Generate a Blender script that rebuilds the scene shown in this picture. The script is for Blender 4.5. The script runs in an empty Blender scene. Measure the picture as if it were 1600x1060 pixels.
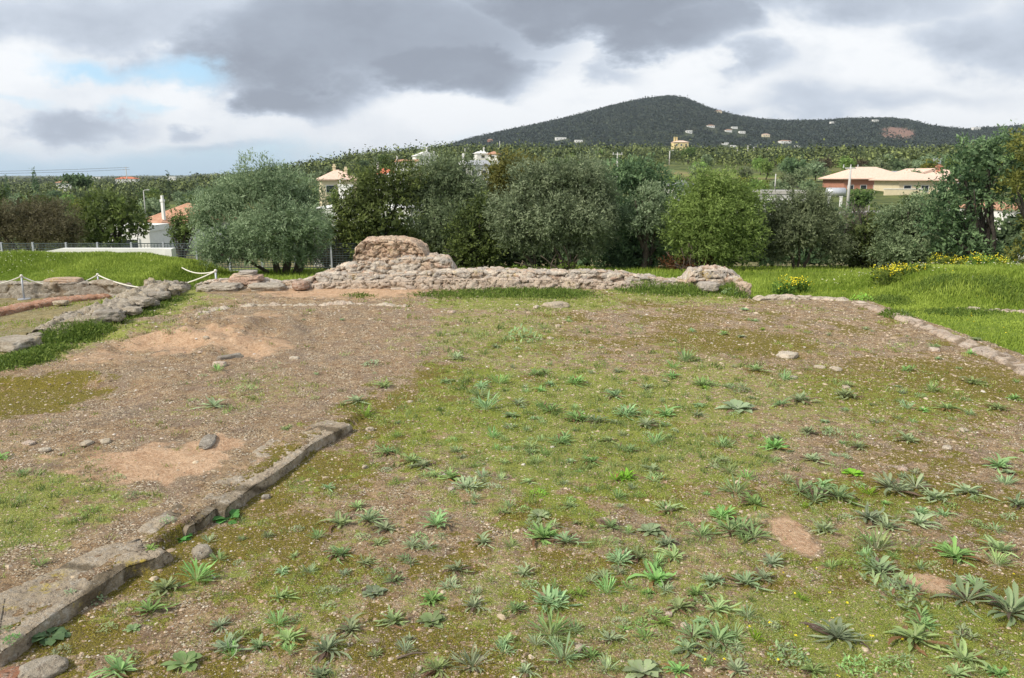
import bpy, math, random
import numpy as np
from mathutils import Vector
R = random.Random(7)
RS = np.random.RandomState(11)
F = 1220.0; PITCH = math.atan(253 / 1220); CP = math.cos(PITCH); SP = math.sin(PITCH); H = 2.4
scene = bpy.context.scene
COL = scene.collection

# ------------------------------------------------------------------ survey helpers
def ray(px, py):
    a = (px - 800) / F; b = (530 - py) / F
    return a, CP + b * SP, -SP + b * CP
def at(px, py, Y):
    x, y, z = ray(px, py); k = Y / y
    return (x * k, Y, H + z * k)
def G(px, py, z=0.0):
    x, y, dz = ray(px, py); k = (z - H) / dz
    return (x * k, y * k, z)
def depth(p):
    return p[1] * CP - (p[2] - H) * SP
def zat(py, Y):
    return at(800, py, Y)[2]

# ------------------------------------------------------------------ noise
def _h(ix, iy, iz, seed):
    n = (ix.astype(np.int64) * 374761393 + iy.astype(np.int64) * 668265263 + iz.astype(np.int64) * 2147483647 + seed * 974634777) & 0xffffffff
    n = ((n ^ (n >> 13)) * 1274126177) & 0xffffffff
    n = ((n ^ (n >> 16)) * 2246822519) & 0xffffffff
    return ((n ^ (n >> 15)) & 0xffffff) / float(0x1000000)
def vnoise(P, seed=0):
    i = np.floor(P).astype(np.int64); f = P - i; f = f * f * (3 - 2 * f)
    r = 0
    for a in (0, 1):
        for b in (0, 1):
            for c in (0, 1):
                w = (f[:, 0] if a else 1 - f[:, 0]) * (f[:, 1] if b else 1 - f[:, 1]) * (f[:, 2] if c else 1 - f[:, 2])
                r = r + w * _h(i[:, 0] + a, i[:, 1] + b, i[:, 2] + c, seed)
    return r * 2 - 1
def fbm(P, octaves=4, seed=0, gain=0.5):
    r = 0; a = 1; s = 0
    for o in range(octaves):
        r = r + a * vnoise(P * (2.03 ** o) + o * 17.3, seed + o); s += a; a *= gain
    return r / s
def fbm2(x, y, sc, octaves=4, seed=0, gain=0.5):
    x = np.asarray(x, float).ravel(); y = np.asarray(y, float).ravel()
    return fbm(np.stack([x * sc, y * sc, np.zeros_like(x) + 0.37], 1), octaves, seed, gain)
def worley(P, seed=0):
    i = np.floor(P).astype(np.int64)
    f1 = np.full(len(P), 9.0); f2 = np.full(len(P), 9.0); cid = np.zeros(len(P))
    for a in (-1, 0, 1):
        for b in (-1, 0, 1):
            for c in (-1, 0, 1):
                ax, ay, az = i[:, 0] + a, i[:, 1] + b, i[:, 2] + c
                q = np.stack([ax + _h(ax, ay, az, seed), ay + _h(ax, ay, az, seed + 5), az + _h(ax, ay, az, seed + 9)], 1)
                d = np.linalg.norm(P - q, axis=1)
                m = d < f1
                f2 = np.where(m, f1, np.minimum(f2, d)); cid = np.where(m, _h(ax, ay, az, seed + 21), cid); f1 = np.where(m, d, f1)
    return f1, f2, cid
def sst(a, b, x):
    t = np.clip((x - a) / (b - a), 0, 1); return t * t * (3 - 2 * t)

# ------------------------------------------------------------------ mesh helpers
def mk(name, V, faces, mat=None, parent=None, smooth=False, fa=None, ca=None, loc=None):
    """one mesh object from numpy arrays; faces: list of (n,k) index arrays"""
    V = np.asarray(V, np.float32)
    if loc is not None: V = V - np.asarray(loc, np.float32)
    if isinstance(faces, np.ndarray): faces = [faces]
    me = bpy.data.meshes.new(name)
    me.vertices.add(len(V)); me.vertices.foreach_set('co', V.ravel())
    li = np.concatenate([f.ravel() for f in faces]).astype(np.int32)
    tot = np.concatenate([np.full(len(f), f.shape[1]) for f in faces]).astype(np.int32)
    st = np.concatenate([[0], np.cumsum(tot)[:-1]]).astype(np.int32)
    me.loops.add(len(li)); me.loops.foreach_set('vertex_index', li)
    me.polygons.add(len(tot)); me.polygons.foreach_set('loop_start', st); me.polygons.foreach_set('loop_total', tot)
    me.polygons.foreach_set('use_smooth', np.full(len(tot), smooth, bool))
    for k, v in (fa or {}).items():
        a = me.attributes.new(k, 'FLOAT', 'POINT'); a.data.foreach_set('value', np.asarray(v, np.float32))
    for k, v in (ca or {}).items():
        a = me.attributes.new(k, 'FLOAT_COLOR', 'POINT'); a.data.foreach_set('color', np.asarray(v, np.float32).ravel())
    me.update(calc_edges=True); me.validate()
    if mat: me.materials.append(mat)
    o = bpy.data.objects.new(name, me); COL.objects.link(o)
    if loc is not None and parent is None: o.location = loc
    if parent is not None: o.parent = parent
    return o
def tag(o, label=None, cat=None, group=None, kind=None):
    if label: o['label'] = label
    if cat: o['category'] = cat
    if group: o['group'] = group
    if kind: o['kind'] = kind
    return o
def empty(name, loc, label, cat, group=None, rz=0.0):
    o = bpy.data.objects.new(name, None); COL.objects.link(o); o.location = loc; o.rotation_euler = (0, 0, rz)
    o.empty_display_size = 0.3
    return tag(o, label, cat, group)
def copy_tree(o, loc, rz=0.0, sc=1.0, label=None, group=None):
    c = o.copy(); COL.objects.link(c); c.location = loc; c.rotation_euler = (0, 0, rz); c.scale = (sc, sc, sc) if not isinstance(sc, tuple) else sc
    if label: c['label'] = label
    if group: c['group'] = group
    for ch in list(o.children):
        d = ch.copy(); COL.objects.link(d); d.parent = c
        for g in list(ch.children):
            e = g.copy(); COL.objects.link(e); e.parent = d
    return c
class MB:
    def __init__(s): s.v = []; s.f3 = []; s.f4 = []; s.n = 0
    def add(s, V, Fs):
        V = [tuple(p) for p in V]
        for f in Fs: (s.f3 if len(f) == 3 else s.f4).append([i + s.n for i in f])
        s.v += V; s.n += len(V)
    def box(s, c, d, rz=0.0):
        cx, cy, cz = c; x, y, z = d[0] / 2, d[1] / 2, d[2] / 2; ca, sa = math.cos(rz), math.sin(rz)
        P = [(i * x, j * y, k * z) for k in (-1, 1) for j in (-1, 1) for i in (-1, 1)]
        s.add([(cx + a * ca - b * sa, cy + a * sa + b * ca, cz + e) for a, b, e in P],
              [(0, 2, 3, 1), (4, 5, 7, 6), (0, 1, 5, 4), (2, 6, 7, 3), (0, 4, 6, 2), (1, 3, 7, 5)])
    def tube(s, pts, rad, n=6, cap=True):
        pts = [Vector(p) for p in pts]; m = len(pts); V = []
        if not hasattr(rad, '__len__'): rad = [rad] * m
        prev = None
        for i, p in enumerate(pts):
            t = (pts[min(i + 1, m - 1)] - pts[max(i - 1, 0)]).normalized()
            a = prev if prev else (Vector((1, 0, 0)) if abs(t.x) < 0.8 else Vector((0, 1, 0)))
            a = (a - t * a.dot(t)).normalized(); prev = a; b = t.cross(a)
            for k in range(n):
                q = 2 * math.pi * k / n; V.append(p + (a * math.cos(q) + b * math.sin(q)) * rad[i])
        Fs = [(i * n + k, i * n + (k + 1) % n, (i + 1) * n + (k + 1) % n, (i + 1) * n + k) for i in range(m - 1) for k in range(n)]
        if cap:
            V += [pts[0], pts[-1]]
            for k in range(n):
                Fs.append((m * n, (k + 1) % n, k)); Fs.append((m * n + 1, (m - 1) * n + k, (m - 1) * n + (k + 1) % n))
        s.add(V, Fs)
    def build(s, name, mat, parent=None, smooth=False, loc=None):
        fs = []
        if s.f4: fs.append(np.array(s.f4))
        if s.f3: fs.append(np.array(s.f3))
        return mk(name, np.array(s.v), fs, mat, parent, smooth, loc=loc)

# ------------------------------------------------------------------ node helpers
class NT:
    def __init__(s, tree): s.t = tree; s.n = tree.nodes; s.l = tree.links; s.n.clear()
    def node(s, ty, **kw):
        n = s.n.new(ty)
        for k, v in kw.items(): setattr(n, k, v)
        return n
    def put(s, sock, v):
        if v is None: return
        if isinstance(v, bpy.types.NodeSocket): s.l.new(v, sock)
        elif hasattr(v, '__len__') and len(v) == 3 and sock.type == 'RGBA': sock.default_value = (*v, 1)
        else: sock.default_value = v
    def m(s, op, a, b=None, c=None, clamp=False):
        n = s.node('ShaderNodeMath', operation=op, use_clamp=clamp)
        for i, v in enumerate((a, b, c)): s.put(n.inputs[i], v)
        return n.outputs[0]
    def sm(s, x, a, b, lo=0.0, hi=1.0):
        n = s.node('ShaderNodeMapRange', interpolation_type='SMOOTHSTEP')
        for k, v in (('Value', x), ('From Min', a), ('From Max', b), ('To Min', lo), ('To Max', hi)): s.put(n.inputs[k], v)
        return n.outputs[0]
    def mix(s, f, a, b, mode='MIX'):
        n = s.node('ShaderNodeMix', data_type='RGBA', blend_type=mode)
        s.put(n.inputs[0], f); s.put(n.inputs[6], a); s.put(n.inputs[7], b)
        return n.outputs[2]
    def noise(s, vec, scale, detail=4, rough=0.55, dist=0.0):
        n = s.node('ShaderNodeTexNoise'); s.put(n.inputs['Vector'], vec)
        n.inputs['Scale'].default_value = scale; n.inputs['Detail'].default_value = detail
        n.inputs['Roughness'].default_value = rough; n.inputs['Distortion'].default_value = dist
        return n.outputs[0]
    def vor(s, vec, scale, feat='F1', out='Distance', rnd=1.0):
        n = s.node('ShaderNodeTexVoronoi', feature=feat); s.put(n.inputs['Vector'], vec)
        n.inputs['Scale'].default_value = scale; n.inputs['Randomness'].default_value = rnd
        return n.outputs[out]
    def ramp(s, f, stops, interp='LINEAR'):
        n = s.node('ShaderNodeValToRGB'); n.color_ramp.interpolation = interp; e = n.color_ramp.elements
        while len(e) < len(stops): e.new(0.5)
        for i, (p, c) in enumerate(stops): e[i].position = p; e[i].color = (*c, 1)
        s.put(n.inputs[0], f); return n.outputs[0]
    def attr(s, name, out='Fac', ty='GEOMETRY'):
        n = s.node('ShaderNodeAttribute', attribute_name=name, attribute_type=ty); return n.outputs[out]
    def sep(s, c):
        n = s.node('ShaderNodeSeparateColor'); s.put(n.inputs[0], c); return n.outputs
def new_mat(name):
    m = bpy.data.materials.new(name); m.use_nodes = True
    return m, NT(m.node_tree)
def finish(nt, col, rough=0.85, bump=None, bstr=0.5, bdist=0.01, spec=0.3, transl=None, metal=0.0):
    b = nt.node('ShaderNodeBsdfPrincipled'); nt.put(b.inputs['Base Color'], col); nt.put(b.inputs['Roughness'], rough)
    b.inputs['Specular IOR Level'].default_value = spec; b.inputs['Metallic'].default_value = metal
    if bump is not None:
        n = nt.node('ShaderNodeBump'); nt.put(n.inputs['Height'], bump); n.inputs['Strength'].default_value = bstr; n.inputs['Distance'].default_value = bdist
        nt.l.new(n.outputs[0], b.inputs['Normal'])
    o = nt.node('ShaderNodeOutputMaterial'); sh = b.outputs[0]
    if transl:
        t = nt.node('ShaderNodeBsdfTranslucent'); nt.put(t.inputs[0], col); mx = nt.node('ShaderNodeMixShader'); mx.inputs[0].default_value = transl
        nt.l.new(sh, mx.inputs[1]); nt.l.new(t.outputs[0], mx.inputs[2]); sh = mx.outputs[0]
    nt.l.new(sh, o.inputs[0])
def objco(nt): return nt.node('ShaderNodeTexCoord').outputs['Object']
def simple(name, c, rough=0.8, var=0.25, scale=8.0, bstr=0.3, metal=0.0, spec=0.3, bdist=0.01):
    m, nt = new_mat(name); co = objco(nt)
    n = nt.noise(co, scale, 6, 0.65)
    f = nt.sm(n, 0.3, 0.7, 1 - var, 1 + var)
    k = nt.node('ShaderNodeVectorMath', operation='SCALE'); k.inputs[0].default_value = c; nt.put(k.inputs['Scale'], f)
    finish(nt, k.outputs[0], rough, n, bstr, bdist, spec, metal=metal); return m
HAZE = 6e-5
EXPO = 0.6
# ------------------------------------------------------------------ terrain
PXC = np.array([-900, -400, 0, 300, 450, 600, 700, 800, 1050, 1300, 1450, 1600, 2000, 2600], float)
def _row(vals): return np.array(vals, float)
ROWS = [
 (24,   [-.9, -.9, -.9, -.8, -.65, -.6, -.6, -.6, -.6, -.6, -.6, -.6, -.7, -.7]),
 (32,   [-1.6, -1.6, -1.6, -1.5, -1.3, -1.2, -1.2, -1.2, -1.2, -1.2, -1.2, -1.3, -1.5, -1.5]),
 (45,   [-3, -3, -2.8, -2.6, -2.6, -2.6, -2.6, -2.6, -2.6, -2.8, -2.8, -3, -3, -3]),
 (80,   [-4, -4, -3.8, -3.6, -3.6, -3.6, -3.4, -3.4, -3.4, -4, -4, -4, -4, -4]),
 (110,  [-5, -5, -4.6, -4.2, -3.8, -3.4, -3.2, -3.0, -3.0, -3.3, -3.2, -3, -3, -3]),
 (150,  [-6, -6, -5.5, -5, -3.6, -2.4, -2.2, -2, -2.0, -1.9, -1.8, -1.6, -1, -1]),
 (300,  [-9, -8, -8, -7, -1, 4.5, 5.5, 5, 4.5, 4.0, 4.5, 5, 5, 5]),
 (450,  [-10, -10, -10, -8, 1, 9.3, 12.5, 12, 11.5, 11, 11.5, 12, 12, 12]),
 (600,  [-11, -11, -11, -8, 5, 15.5, 19, 18, 17, 16.5, 17, 18, 18, 18]),
 (1000, [-13, -13, -12, -9, 0, 10, 22, 31, 30, 29, 30, 31, 32, 32]),
 (1600, [-14, -14, -13, -10, -2, 5, 24, 48, 50, 50, 50, 50, 50, 50]),
]
SKY = [(300, 277), (400, 275), (520, 262), (600, 250), (660, 240), (690, 234), (720, 224), (760, 214), (800, 205), (850, 195), (900, 183), (940, 172),
       (980, 162), (1010, 156), (1040, 152), (1060, 154), (1085, 164), (1110, 174), (1140, 182), (1180, 189), (1220, 192), (1270, 192), (1320, 189), (1380, 188),
       (1410, 191), (1440, 199), (1480, 205), (1500, 207), (1530, 203), (1570, 200), (1600, 196), (1700, 190), (1900, 200), (2200, 230), (2600, 260)]
PXD = np.arange(-900, 2601, 10.0)
TAB = []; RR = []
for r, v in ROWS: TAB.append(np.interp(PXD, PXC, v)); RR.append(r)
sk = np.interp(PXD, [a for a, b in SKY], [b for a, b in SKY])
skz = np.array([zat(p, 2600.0) for p in sk]); skz = np.where(PXD < 300, -12, skz)
TAB.append(skz); RR.append(2600)
TAB.append(skz * 0.8); RR.append(3300)
TAB.append(np.where(PXD < 700, -10, skz * 0.35)); RR.append(4500)
TAB.append(np.interp(PXD, [-900, 0, 150, 300, 500, 2600], [14, 14, 10, 18, 25, 25])); RR.append(7500)
TAB.append(np.full(len(PXD), -30.0)); RR.append(12000)
TAB = np.array(TAB); RR = np.array(RR, float); LR = np.log(RR)
for _ in range(2):
    TAB[:11, 1:-1] = 0.25 * TAB[:11, :-2] + 0.5 * TAB[:11, 1:-1] + 0.25 * TAB[:11, 2:]
def pxof(x, y): return 800 + 1246.0 * x / np.maximum(y, 1.0)
KERB0 = G(20, 1003, 0.13); KERB1 = G(550, 660, 0.11)
KS = (KERB1[0] - KERB0[0]) / (KERB1[1] - KERB0[1])
def xk(y): return KERB0[0] + (y - KERB0[1]) * KS
def far_z(x, y):
    px = np.clip(pxof(x, y), -899, 2599); r = np.clip(y, 24, 11999)
    i = (px + 900) / 10; i0 = np.floor(i).astype(int); fx = i - i0
    lr = np.log(r); j0 = np.clip(np.searchsorted(LR, lr) - 1, 0, len(LR) - 2); fy = (lr - LR[j0]) / (LR[j0 + 1] - LR[j0])
    fys = np.where(RR[j0] >= 1000, fy * fy * (3 - 2 * fy) * 0.5 + fy * 0.5, fy)
    a = TAB[j0, i0] * (1 - fx) + TAB[j0, i0 + 1] * fx; b = TAB[j0 + 1, i0] * (1 - fx) + TAB[j0 + 1, i0 + 1] * fx
    z = a * (1 - fys) + b * fys
    amp = np.interp(r, [24, 45, 150, 600, 1000, 1600, 2200, 2600, 3300, 12000], [.05, .2, .5, 1.5, 2.5, 6, 14, 3, 10, 3])
    amp = np.where((px < 650) & (r > 900), np.minimum(amp, 3), amp)
    n = fbm2(x, y, 1 / 260.0, 5, 3) * sst(800, 1600, r) + fbm2(x, y, 1 / 40.0, 3, 8) * (1 - sst(800, 1600, r))
    return z + n * amp
def Z(x, y, fine=True):
    x = np.atleast_1d(np.asarray(x, float)); y = np.atleast_1d(np.asarray(y, float))
    zf = far_z(x, y)
    # surroundings of the terrace
    zo = np.interp(y, [0, 14, 17, 20, 24], [-.3, -.28, -.22, -.35, -.6])
    yard = -0.6 + 0 * x
    lf = sst(7.4, 8.2, -x)
    zleft = yard + sst(19.6, 19.9, y) * 0.38 * sst(-9.0, -10.0, x) + sst(19.9, 23.6, y) * 0.27 * sst(-8.9, -12.0, x) - 1.3 * sst(25.2, 27.5, y) * sst(-8.9, -12.0, x)
    zo = zo * (1 - lf) + zleft * lf
    bank = sst(7.9, 10.6, x) * sst(15.4, 17.6, y) * (1 - sst(19.8, 23.0, y)) * 0.46
    zo = zo + bank + 0.05 * fbm2(x, y, 0.8, 3, 31)
    w = sst(24, 28, y)
    z = zo * (1 - w) + zf * w
    # terrace
    back = np.where(x < 4.85, 17.0, 15.35)
    ins = sst(-7.75, -7.4, x) * (1 - sst(7.05, 7.35, x)) * (1 - sst(0, 0.25, y - back)) * (y > -30)
    tz = 0.025 * fbm2(x, y, 0.6, 3, 41) + 0.02 * fbm2(x, y, 3.0, 4, 42)
    if fine: tz = tz + 0.012 * fbm2(x, y, 9.0, 3, 43) + 0.006 * fbm2(x, y, 30.0, 3, 46)
    up = (1 - sst(-0.05, 0.0, x - xk(y) + 0.10)) * 0.092 * (1 - sst(7.1, 8.1, y))
    gap = np.exp(-((y - 5.25) / 0.30) ** 2) * (1 - sst(-0.45, -0.05, -(x - xk(y)))) 
    tz = tz + up * (1 - 0.6 * gap)
    # hollow on the left, ridge of old floor bumps
    hx, hy, _ = G(30, 612, 0.05); tz = tz - 0.11 * sst(1.15, 0.7, np.hypot((x - hx) / 1.5, (y - hy) / 0.85))
    bx, by, _ = G(350, 520, 0.0); tz = tz + 0.13 * np.exp(-(((x - bx) / 2.1) ** 2 + ((y - by) / 1.8) ** 2)) * (0.5 + 1.9 * fbm2(x, y, 1.9, 4, 44))
    lx, ly, _ = G(330, 468, 0.0); tz = tz + 0.05 * np.exp(-(((x - lx) / 2.0) ** 2 + ((y - ly) / 0.5) ** 2))
    # earth banked against the back wall
    tz = tz + 0.07 * sst(15.6, 16.9, y) * (x < 5)
    z = z * (1 - ins) + tz * ins
    return z
def z1(x, y, fine=True): return float(Z(x, y, fine)[0])

def blob(x, y, px, py, rx, ry, z=0.0, soft=0.5, nz=None):
    """soft world-space ellipse surveyed from the photo: centre px,py, radii in photo pixels at that spot"""
    c = G(px, py, z); ex = G(px + rx, py, z)[0] - c[0]; ey = abs(G(px, py - ry, z)[1] - G(px, py + ry, z)[1]) / 2
    d = np.hypot((x - c[0]) / ex, (y - c[1]) / ey)
    if nz is not None: d = d + nz
    return 1 - sst(1 - soft, 1 + soft, d)

def zones(x, y):
    n = fbm2(x, y, 0.9, 4, 61); n2 = fbm2(x, y, 3.5, 4, 62); n3 = fbm2(x, y, 10.0, 3, 63)
    d = 0.55 * n2 + 0.4 * n3
    right = sst(-0.05, 0.05, x - xk(y) - 0.2 * n2)
    near = 1 - sst(16.6, 17.2, y)
    moss = right * sst(-0.12, 0.25, n * 0.6 + n2 * 0.6 + n3 * 0.35) * 0.62
    for a in ((640, 640, 110, 60), (480, 740, 110, 50), (400, 840, 130, 60), (130, 990, 90, 55), (270, 900, 90, 50), (1060, 770, 230, 25), (1350, 770, 190, 30), (1470, 900, 130, 50), (1500, 600, 170, 45),
              (1350, 610, 120, 40), (1150, 535, 160, 22), (700, 590, 70, 30), (1540, 970, 90, 60), (850, 800, 90, 30), (480, 900, 110, 60)):
        moss = np.maximum(moss, 0.72 * blob(x, y, *a, soft=0.6, nz=d * 1.5))
    moss = np.maximum(moss, blob(x, y, 20, 612, 120, 42, z=0.05, nz=d) * 0.95)
    moss = np.maximum(moss, blob(x, y, 300, 770, 60, 16, nz=d) * 0)
    green = right * sst(0.05, 0.4, -n * 0.5 + n2 * 0.5 + n3 * 0.25) * 0.6
    for a, v in (((900, 650, 260, 95), .95), ((780, 520, 130, 55), .6), ((1100, 590, 100, 50), .6), ((60, 800, 140, 80), .8), ((30, 700, 60, 30), .3), ((400, 610, 90, 30), .4), ((1300, 620, 260, 50), .55), ((480, 950, 130, 90), .55),
                 ((1350, 1000, 260, 90), .8), ((900, 950, 260, 110), .55), ((1200, 860, 300, 60), .5), ((700, 700, 120, 40), .5), ((1250, 790, 330, 30), .55), ((330, 650, 90, 30), .35), ((820, 470, 170, 16), .9), ((240, 470, 110, 26), .8), ((130, 525, 140, 26), .85), ((60, 550, 90, 22), .7), ((1060, 460, 120, 14), .8), ((380, 460, 90, 12), .3)):
        green = np.maximum(green, v * blob(x, y, *a, soft=0.6, nz=d * 1.4))
    sand = 0 * x
    for a, v in (((240, 740, 130, 30), 1), ((330, 712, 60, 14), 1), ((120, 800, 40, 10), .4), ((1236, 832, 24, 27), .95), ((1455, 912, 32, 15), 1), ((290, 535, 110, 20), .8), ((400, 545, 60, 16), .7), ((540, 458, 150, 10), .8), ((170, 560, 70, 14), .6), ((1300, 710, 90, 30), .3), ((390, 500, 50, 12), .6), ((1120, 770, 60, 16), .35)):
        sand = np.maximum(sand, v * blob(x, y, *a, soft=0.45, nz=d * 1.3))
    moss = moss * (1 - sand) * near; green = green * (1 - sand * .8)
    lawn = np.where((y < 40), 1.0, 0.0) * np.maximum(np.maximum(sst(17.1, 17.3, y), sst(7.2, 7.4, x)), np.maximum(sst(-7.5, -7.7, x), (x > 4.85) * sst(15.4, 15.6, y)))
    yardm = sst(-7.5, -7.7, x) * (1 - sst(19.6, 19.8, y))
    lawn = lawn * (1 - 0.75 * yardm)
    dryl = sst(-0.1, 0.5, n2) * 0.3 + sst(22.5, 26, y) * 0.25
    pink = np.clip(0.5 * blob(x, y, 560, 540, 260, 70, nz=d) + 0.6 * blob(x, y, 1420, 690, 60, 14, nz=d) + .35 * blob(x, y, 250, 640, 260, 60, nz=d), 0, 1)
    # far land
    px = pxof(x, y); far = sst(30, 60, y); mtn = sst(1500, 2000, y) * sst(560, 700, px) * (1 - sst(4000, 5000, y))
    scar = (1 - sst(.75, 1.1, np.hypot((px - 1397) / 30, (y - 2000) / 150.0) + 0.4 * fbm2(x, y, 1 / 25.0, 3, 71)))
    red = (1 - sst(.6, 1.2, np.hypot((px - 1385) / 80, (y - 900) / 190) + 0.6 * fbm2(x, y, 1 / 12.0, 3, 72)))
    field = sst(0.15, 0.35, fbm2(x, y, 1 / 60.0, 3, 73))
    c1 = np.stack([moss, green, sand, np.clip(lawn, 0, 1)], 1)
    c2 = np.stack([pink, far, mtn, np.ones_like(x)], 1)
    c3 = np.stack([scar, np.maximum(red, 0), field, np.ones_like(x)], 1)
    return c1, c2, c3, dryl * lawn

def build_ground():
    th = np.radians(np.concatenate([np.linspace(-78, -50, 30)[:-1], np.linspace(-50, 50, 520), np.linspace(50, 78, 30)[1:]]))
    r = [3.0]
    while r[-1] < 12.0: r.append(r[-1] * 1.0035 if r[-1] < 6 else r[-1] * 1.0042)
    while r[-1] < 32: r.append(r[-1] * 1.0055)
    while r[-1] < 600: r.append(r[-1] * 1.03)
    while r[-1] < 3400: r.append(r[-1] * 1.012)
    while r[-1] < 11500: r.append(r[-1] * 1.05)
    r = np.array(r); O = -3.0
    rr, tt = np.meshgrid(r, th, indexing='ij')
    x = (rr * np.sin(tt)).ravel(); y = (rr * np.cos(tt) + O).ravel()
    z = Z(x, y)
    a, b = len(r), len(th)
    idx = np.arange(a * b).reshape(a, b)
    Fq = np.stack([idx[:-1, :-1], idx[:-1, 1:], idx[1:, 1:], idx[1:, :-1]], -1).reshape(-1, 4)[:, ::-1]
    c1, c2, c3, dry = zones(x, y)
    g = mk('ground', np.stack([x, y, z], 1), Fq, MAT['ground'], smooth=True, ca={'zone1': c1, 'zone2': c2, 'zone3': c3}, fa={'dry': dry})
    tag(g, kind='structure'); return g

def ground_mat():
    m, nt = new_mat('ground soil'); co = nt.node('ShaderNodeTexCoord').outputs['Object']
    z1c = nt.sep(nt.attr('zone1', 'Color')); lawn = nt.attr('zone1', 'Alpha'); z2c = nt.sep(nt.attr('zone2', 'Color')); z3c = nt.sep(nt.attr('zone3', 'Color'))
    moss, green, sand = z1c[0], z1c[1], z1c[2]; pink, far, mtn = z2c[0], z2c[1], z2c[2]; scar, red, field = z3c[0], z3c[1], z3c[2]
    nA = nt.noise(co, 1.1, 8, 0.65); nB = nt.noise(co, 7, 8, 0.68); nC = nt.noise(co, 38, 6, 0.7); nD = nt.noise(co, 140, 3, 0.7)
    soil = nt.ramp(nB, [(0.30, (.145, .088, .048)), (0.43, (.29, .19, .105)), (0.55, (.42, .29, .165)), (0.70, (.54, .40, .25))])
    soil = nt.mix(nt.m('MULTIPLY', pink, 0.45), soil, (.32, .215, .15))
    soil = nt.mix(nt.sm(nC, .47, .60, 0, .7), soil, (.10, .070, .042))
    soil = nt.mix(nt.sm(nA, .5, .66, 0, .35), soil, (.22, .20, .17))
    # dark crumbly litter, and patches where pale grit lies loose
    soil = nt.mix(nt.m('MULTIPLY', nt.sm(nt.noise(co, 2.6, 6, .7), .50, .60), .6), soil, nt.mix(nt.sm(nC, .40, .58), (.115, .078, .058), (.37, .28, .21)))
    v3 = nt.sep(nt.vor(co, 62, out='Color')); d3 = nt.vor(co, 62); gp = nt.sm(nt.m('ADD', nt.m('MULTIPLY', nt.noise(co, 3.1, 7, .72), .7), nt.m('MULTIPLY', nC, .3)), .505, .55)
    gp = nt.m('MULTIPLY', gp, nt.sm(v3[2], .30, .36)); gc = nt.ramp(v3[0], [(0, (.22, .15, .09)), (.35, (.42, .31, .19)), (.7, (.70, .58, .41)), (1, (.85, .78, .64))])
    soil = nt.mix(gp, soil, nt.mix(nt.sm(d3, .40, .62), gc, (.10, .07, .04)))  # gaps between grains darkened in the colour, standing for cavity shade
    # grit
    v1 = nt.sep(nt.vor(co, 85, out='Color')); d1 = nt.vor(co, 85)
    gm = nt.m('MULTIPLY', nt.m('MULTIPLY', nt.sm(v1[0], .50, .54), nt.sm(d1, .48, .36)), nt.sm(nt.noise(co, 5, 4, .7), .42, .55))
    grit = nt.mix(v1[1], (.46, .36, .23), (.70, .61, .46))
    v2 = nt.sep(nt.vor(co, 34, out='Color')); d2 = nt.vor(co, 34)
    gm2 = nt.m('MULTIPLY', nt.sm(v2[0], .78, .82), nt.sm(d2, .36, .26))
    c = nt.mix(gm, soil, grit); c = nt.mix(gm2, c, nt.mix(v2[1], (.38, .29, .2), (.58, .5, .4)))
    ms = nt.mix(nt.sm(nD, .35, .65), (.045, .038, .008), (.32, .27, .030))
    nM = nt.noise(co, 22, 6, .72); mm = nt.m('MULTIPLY', nt.sm(nt.m('ADD', nt.m('MULTIPLY', moss, .36), nt.m('ADD', nt.m('MULTIPLY', nM, .55), nt.m('MULTIPLY', nC, .45))), .645, .70), nt.sm(moss, .05, .3), clamp=True)
    c = nt.mix(nt.m('MULTIPLY', mm, .88), c, ms)
    gs = nt.mix(nt.sm(nD, .35, .65), (.13, .18, .025), (.40, .45, .09))
    nG = nt.noise(co, 11, 7, .72); gmk = nt.m('MULTIPLY', nt.sm(nt.m('ADD', nt.m('MULTIPLY', green, .30), nt.m('ADD', nt.m('MULTIPLY', nG, .6), nt.m('MULTIPLY', nD, .4))), .62, .70), nt.sm(green, .08, .4), clamp=True)
    c = nt.mix(nt.m('MULTIPLY', gmk, .8), c, gs)
    c = nt.mix(nt.sm(nt.m('ADD', nt.m('MULTIPLY', sand, .8), nt.m('ADD', nt.m('MULTIPLY', nG, .6), nt.m('MULTIPLY', nC, .3))), .70, 1.12, 0, .85), c, nt.mix(nt.sm(nt.m('ADD', nt.m('MULTIPLY', nC, .6), nt.m('MULTIPLY', nB, .4)), .38, .62), (.46, .27, .155), (.74, .52, .34)))
    lg = nt.mix(nt.sm(nB, .35, .65), (.12, .19, .025), (.23, .31, .05))
    lg = nt.mix(nt.attr('dry'), lg, (.20, .19, .08))
    c = nt.mix(nt.m('MULTIPLY', lawn, nt.sm(nC, .2, .5, .75, 1)), c, lg)
    # far land
    f1 = nt.noise(co, .02, 6, .6); f2 = nt.noise(co, .15, 5, .65)
    fc = nt.mix(nt.sm(f2, .35, .65), (.05, .07, .025), (.13, .15, .05))
    fc = nt.mix(nt.m('MULTIPLY', field, .75), fc, nt.mix(nt.sm(f1, .45, .55), (.16, .22, .04), (.27, .23, .10)))
    fc = nt.mix(red, fc, nt.mix(nt.sm(f2, .4, .6), (.30, .15, .09), (.12, .12, .05)))
    mt = nt.mix(nt.sm(f2, .35, .7), (.028, .040, .024), (.07, .08, .045))
    mt = nt.mix(nt.sm(f1, .58, .75, 0, .5), mt, (.13, .12, .08))
    mt = nt.mix(scar, mt, nt.mix(nt.sm(f2, .4, .6), (.30, .17, .13), (.16, .11, .08)))
    fc = nt.mix(mtn, fc, mt); c = nt.mix(far, c, fc)
    bh = nt.m('ADD', nt.m('MULTIPLY', nC, .9), nt.m('ADD', nt.m('MULTIPLY', nD, .25), nt.m('MULTIPLY', nt.m('MAXIMUM', gm, gm2), .25)))
    finish(nt, c, 0.95, bh, 1.0, 0.03, 0.12)
    return m

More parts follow.
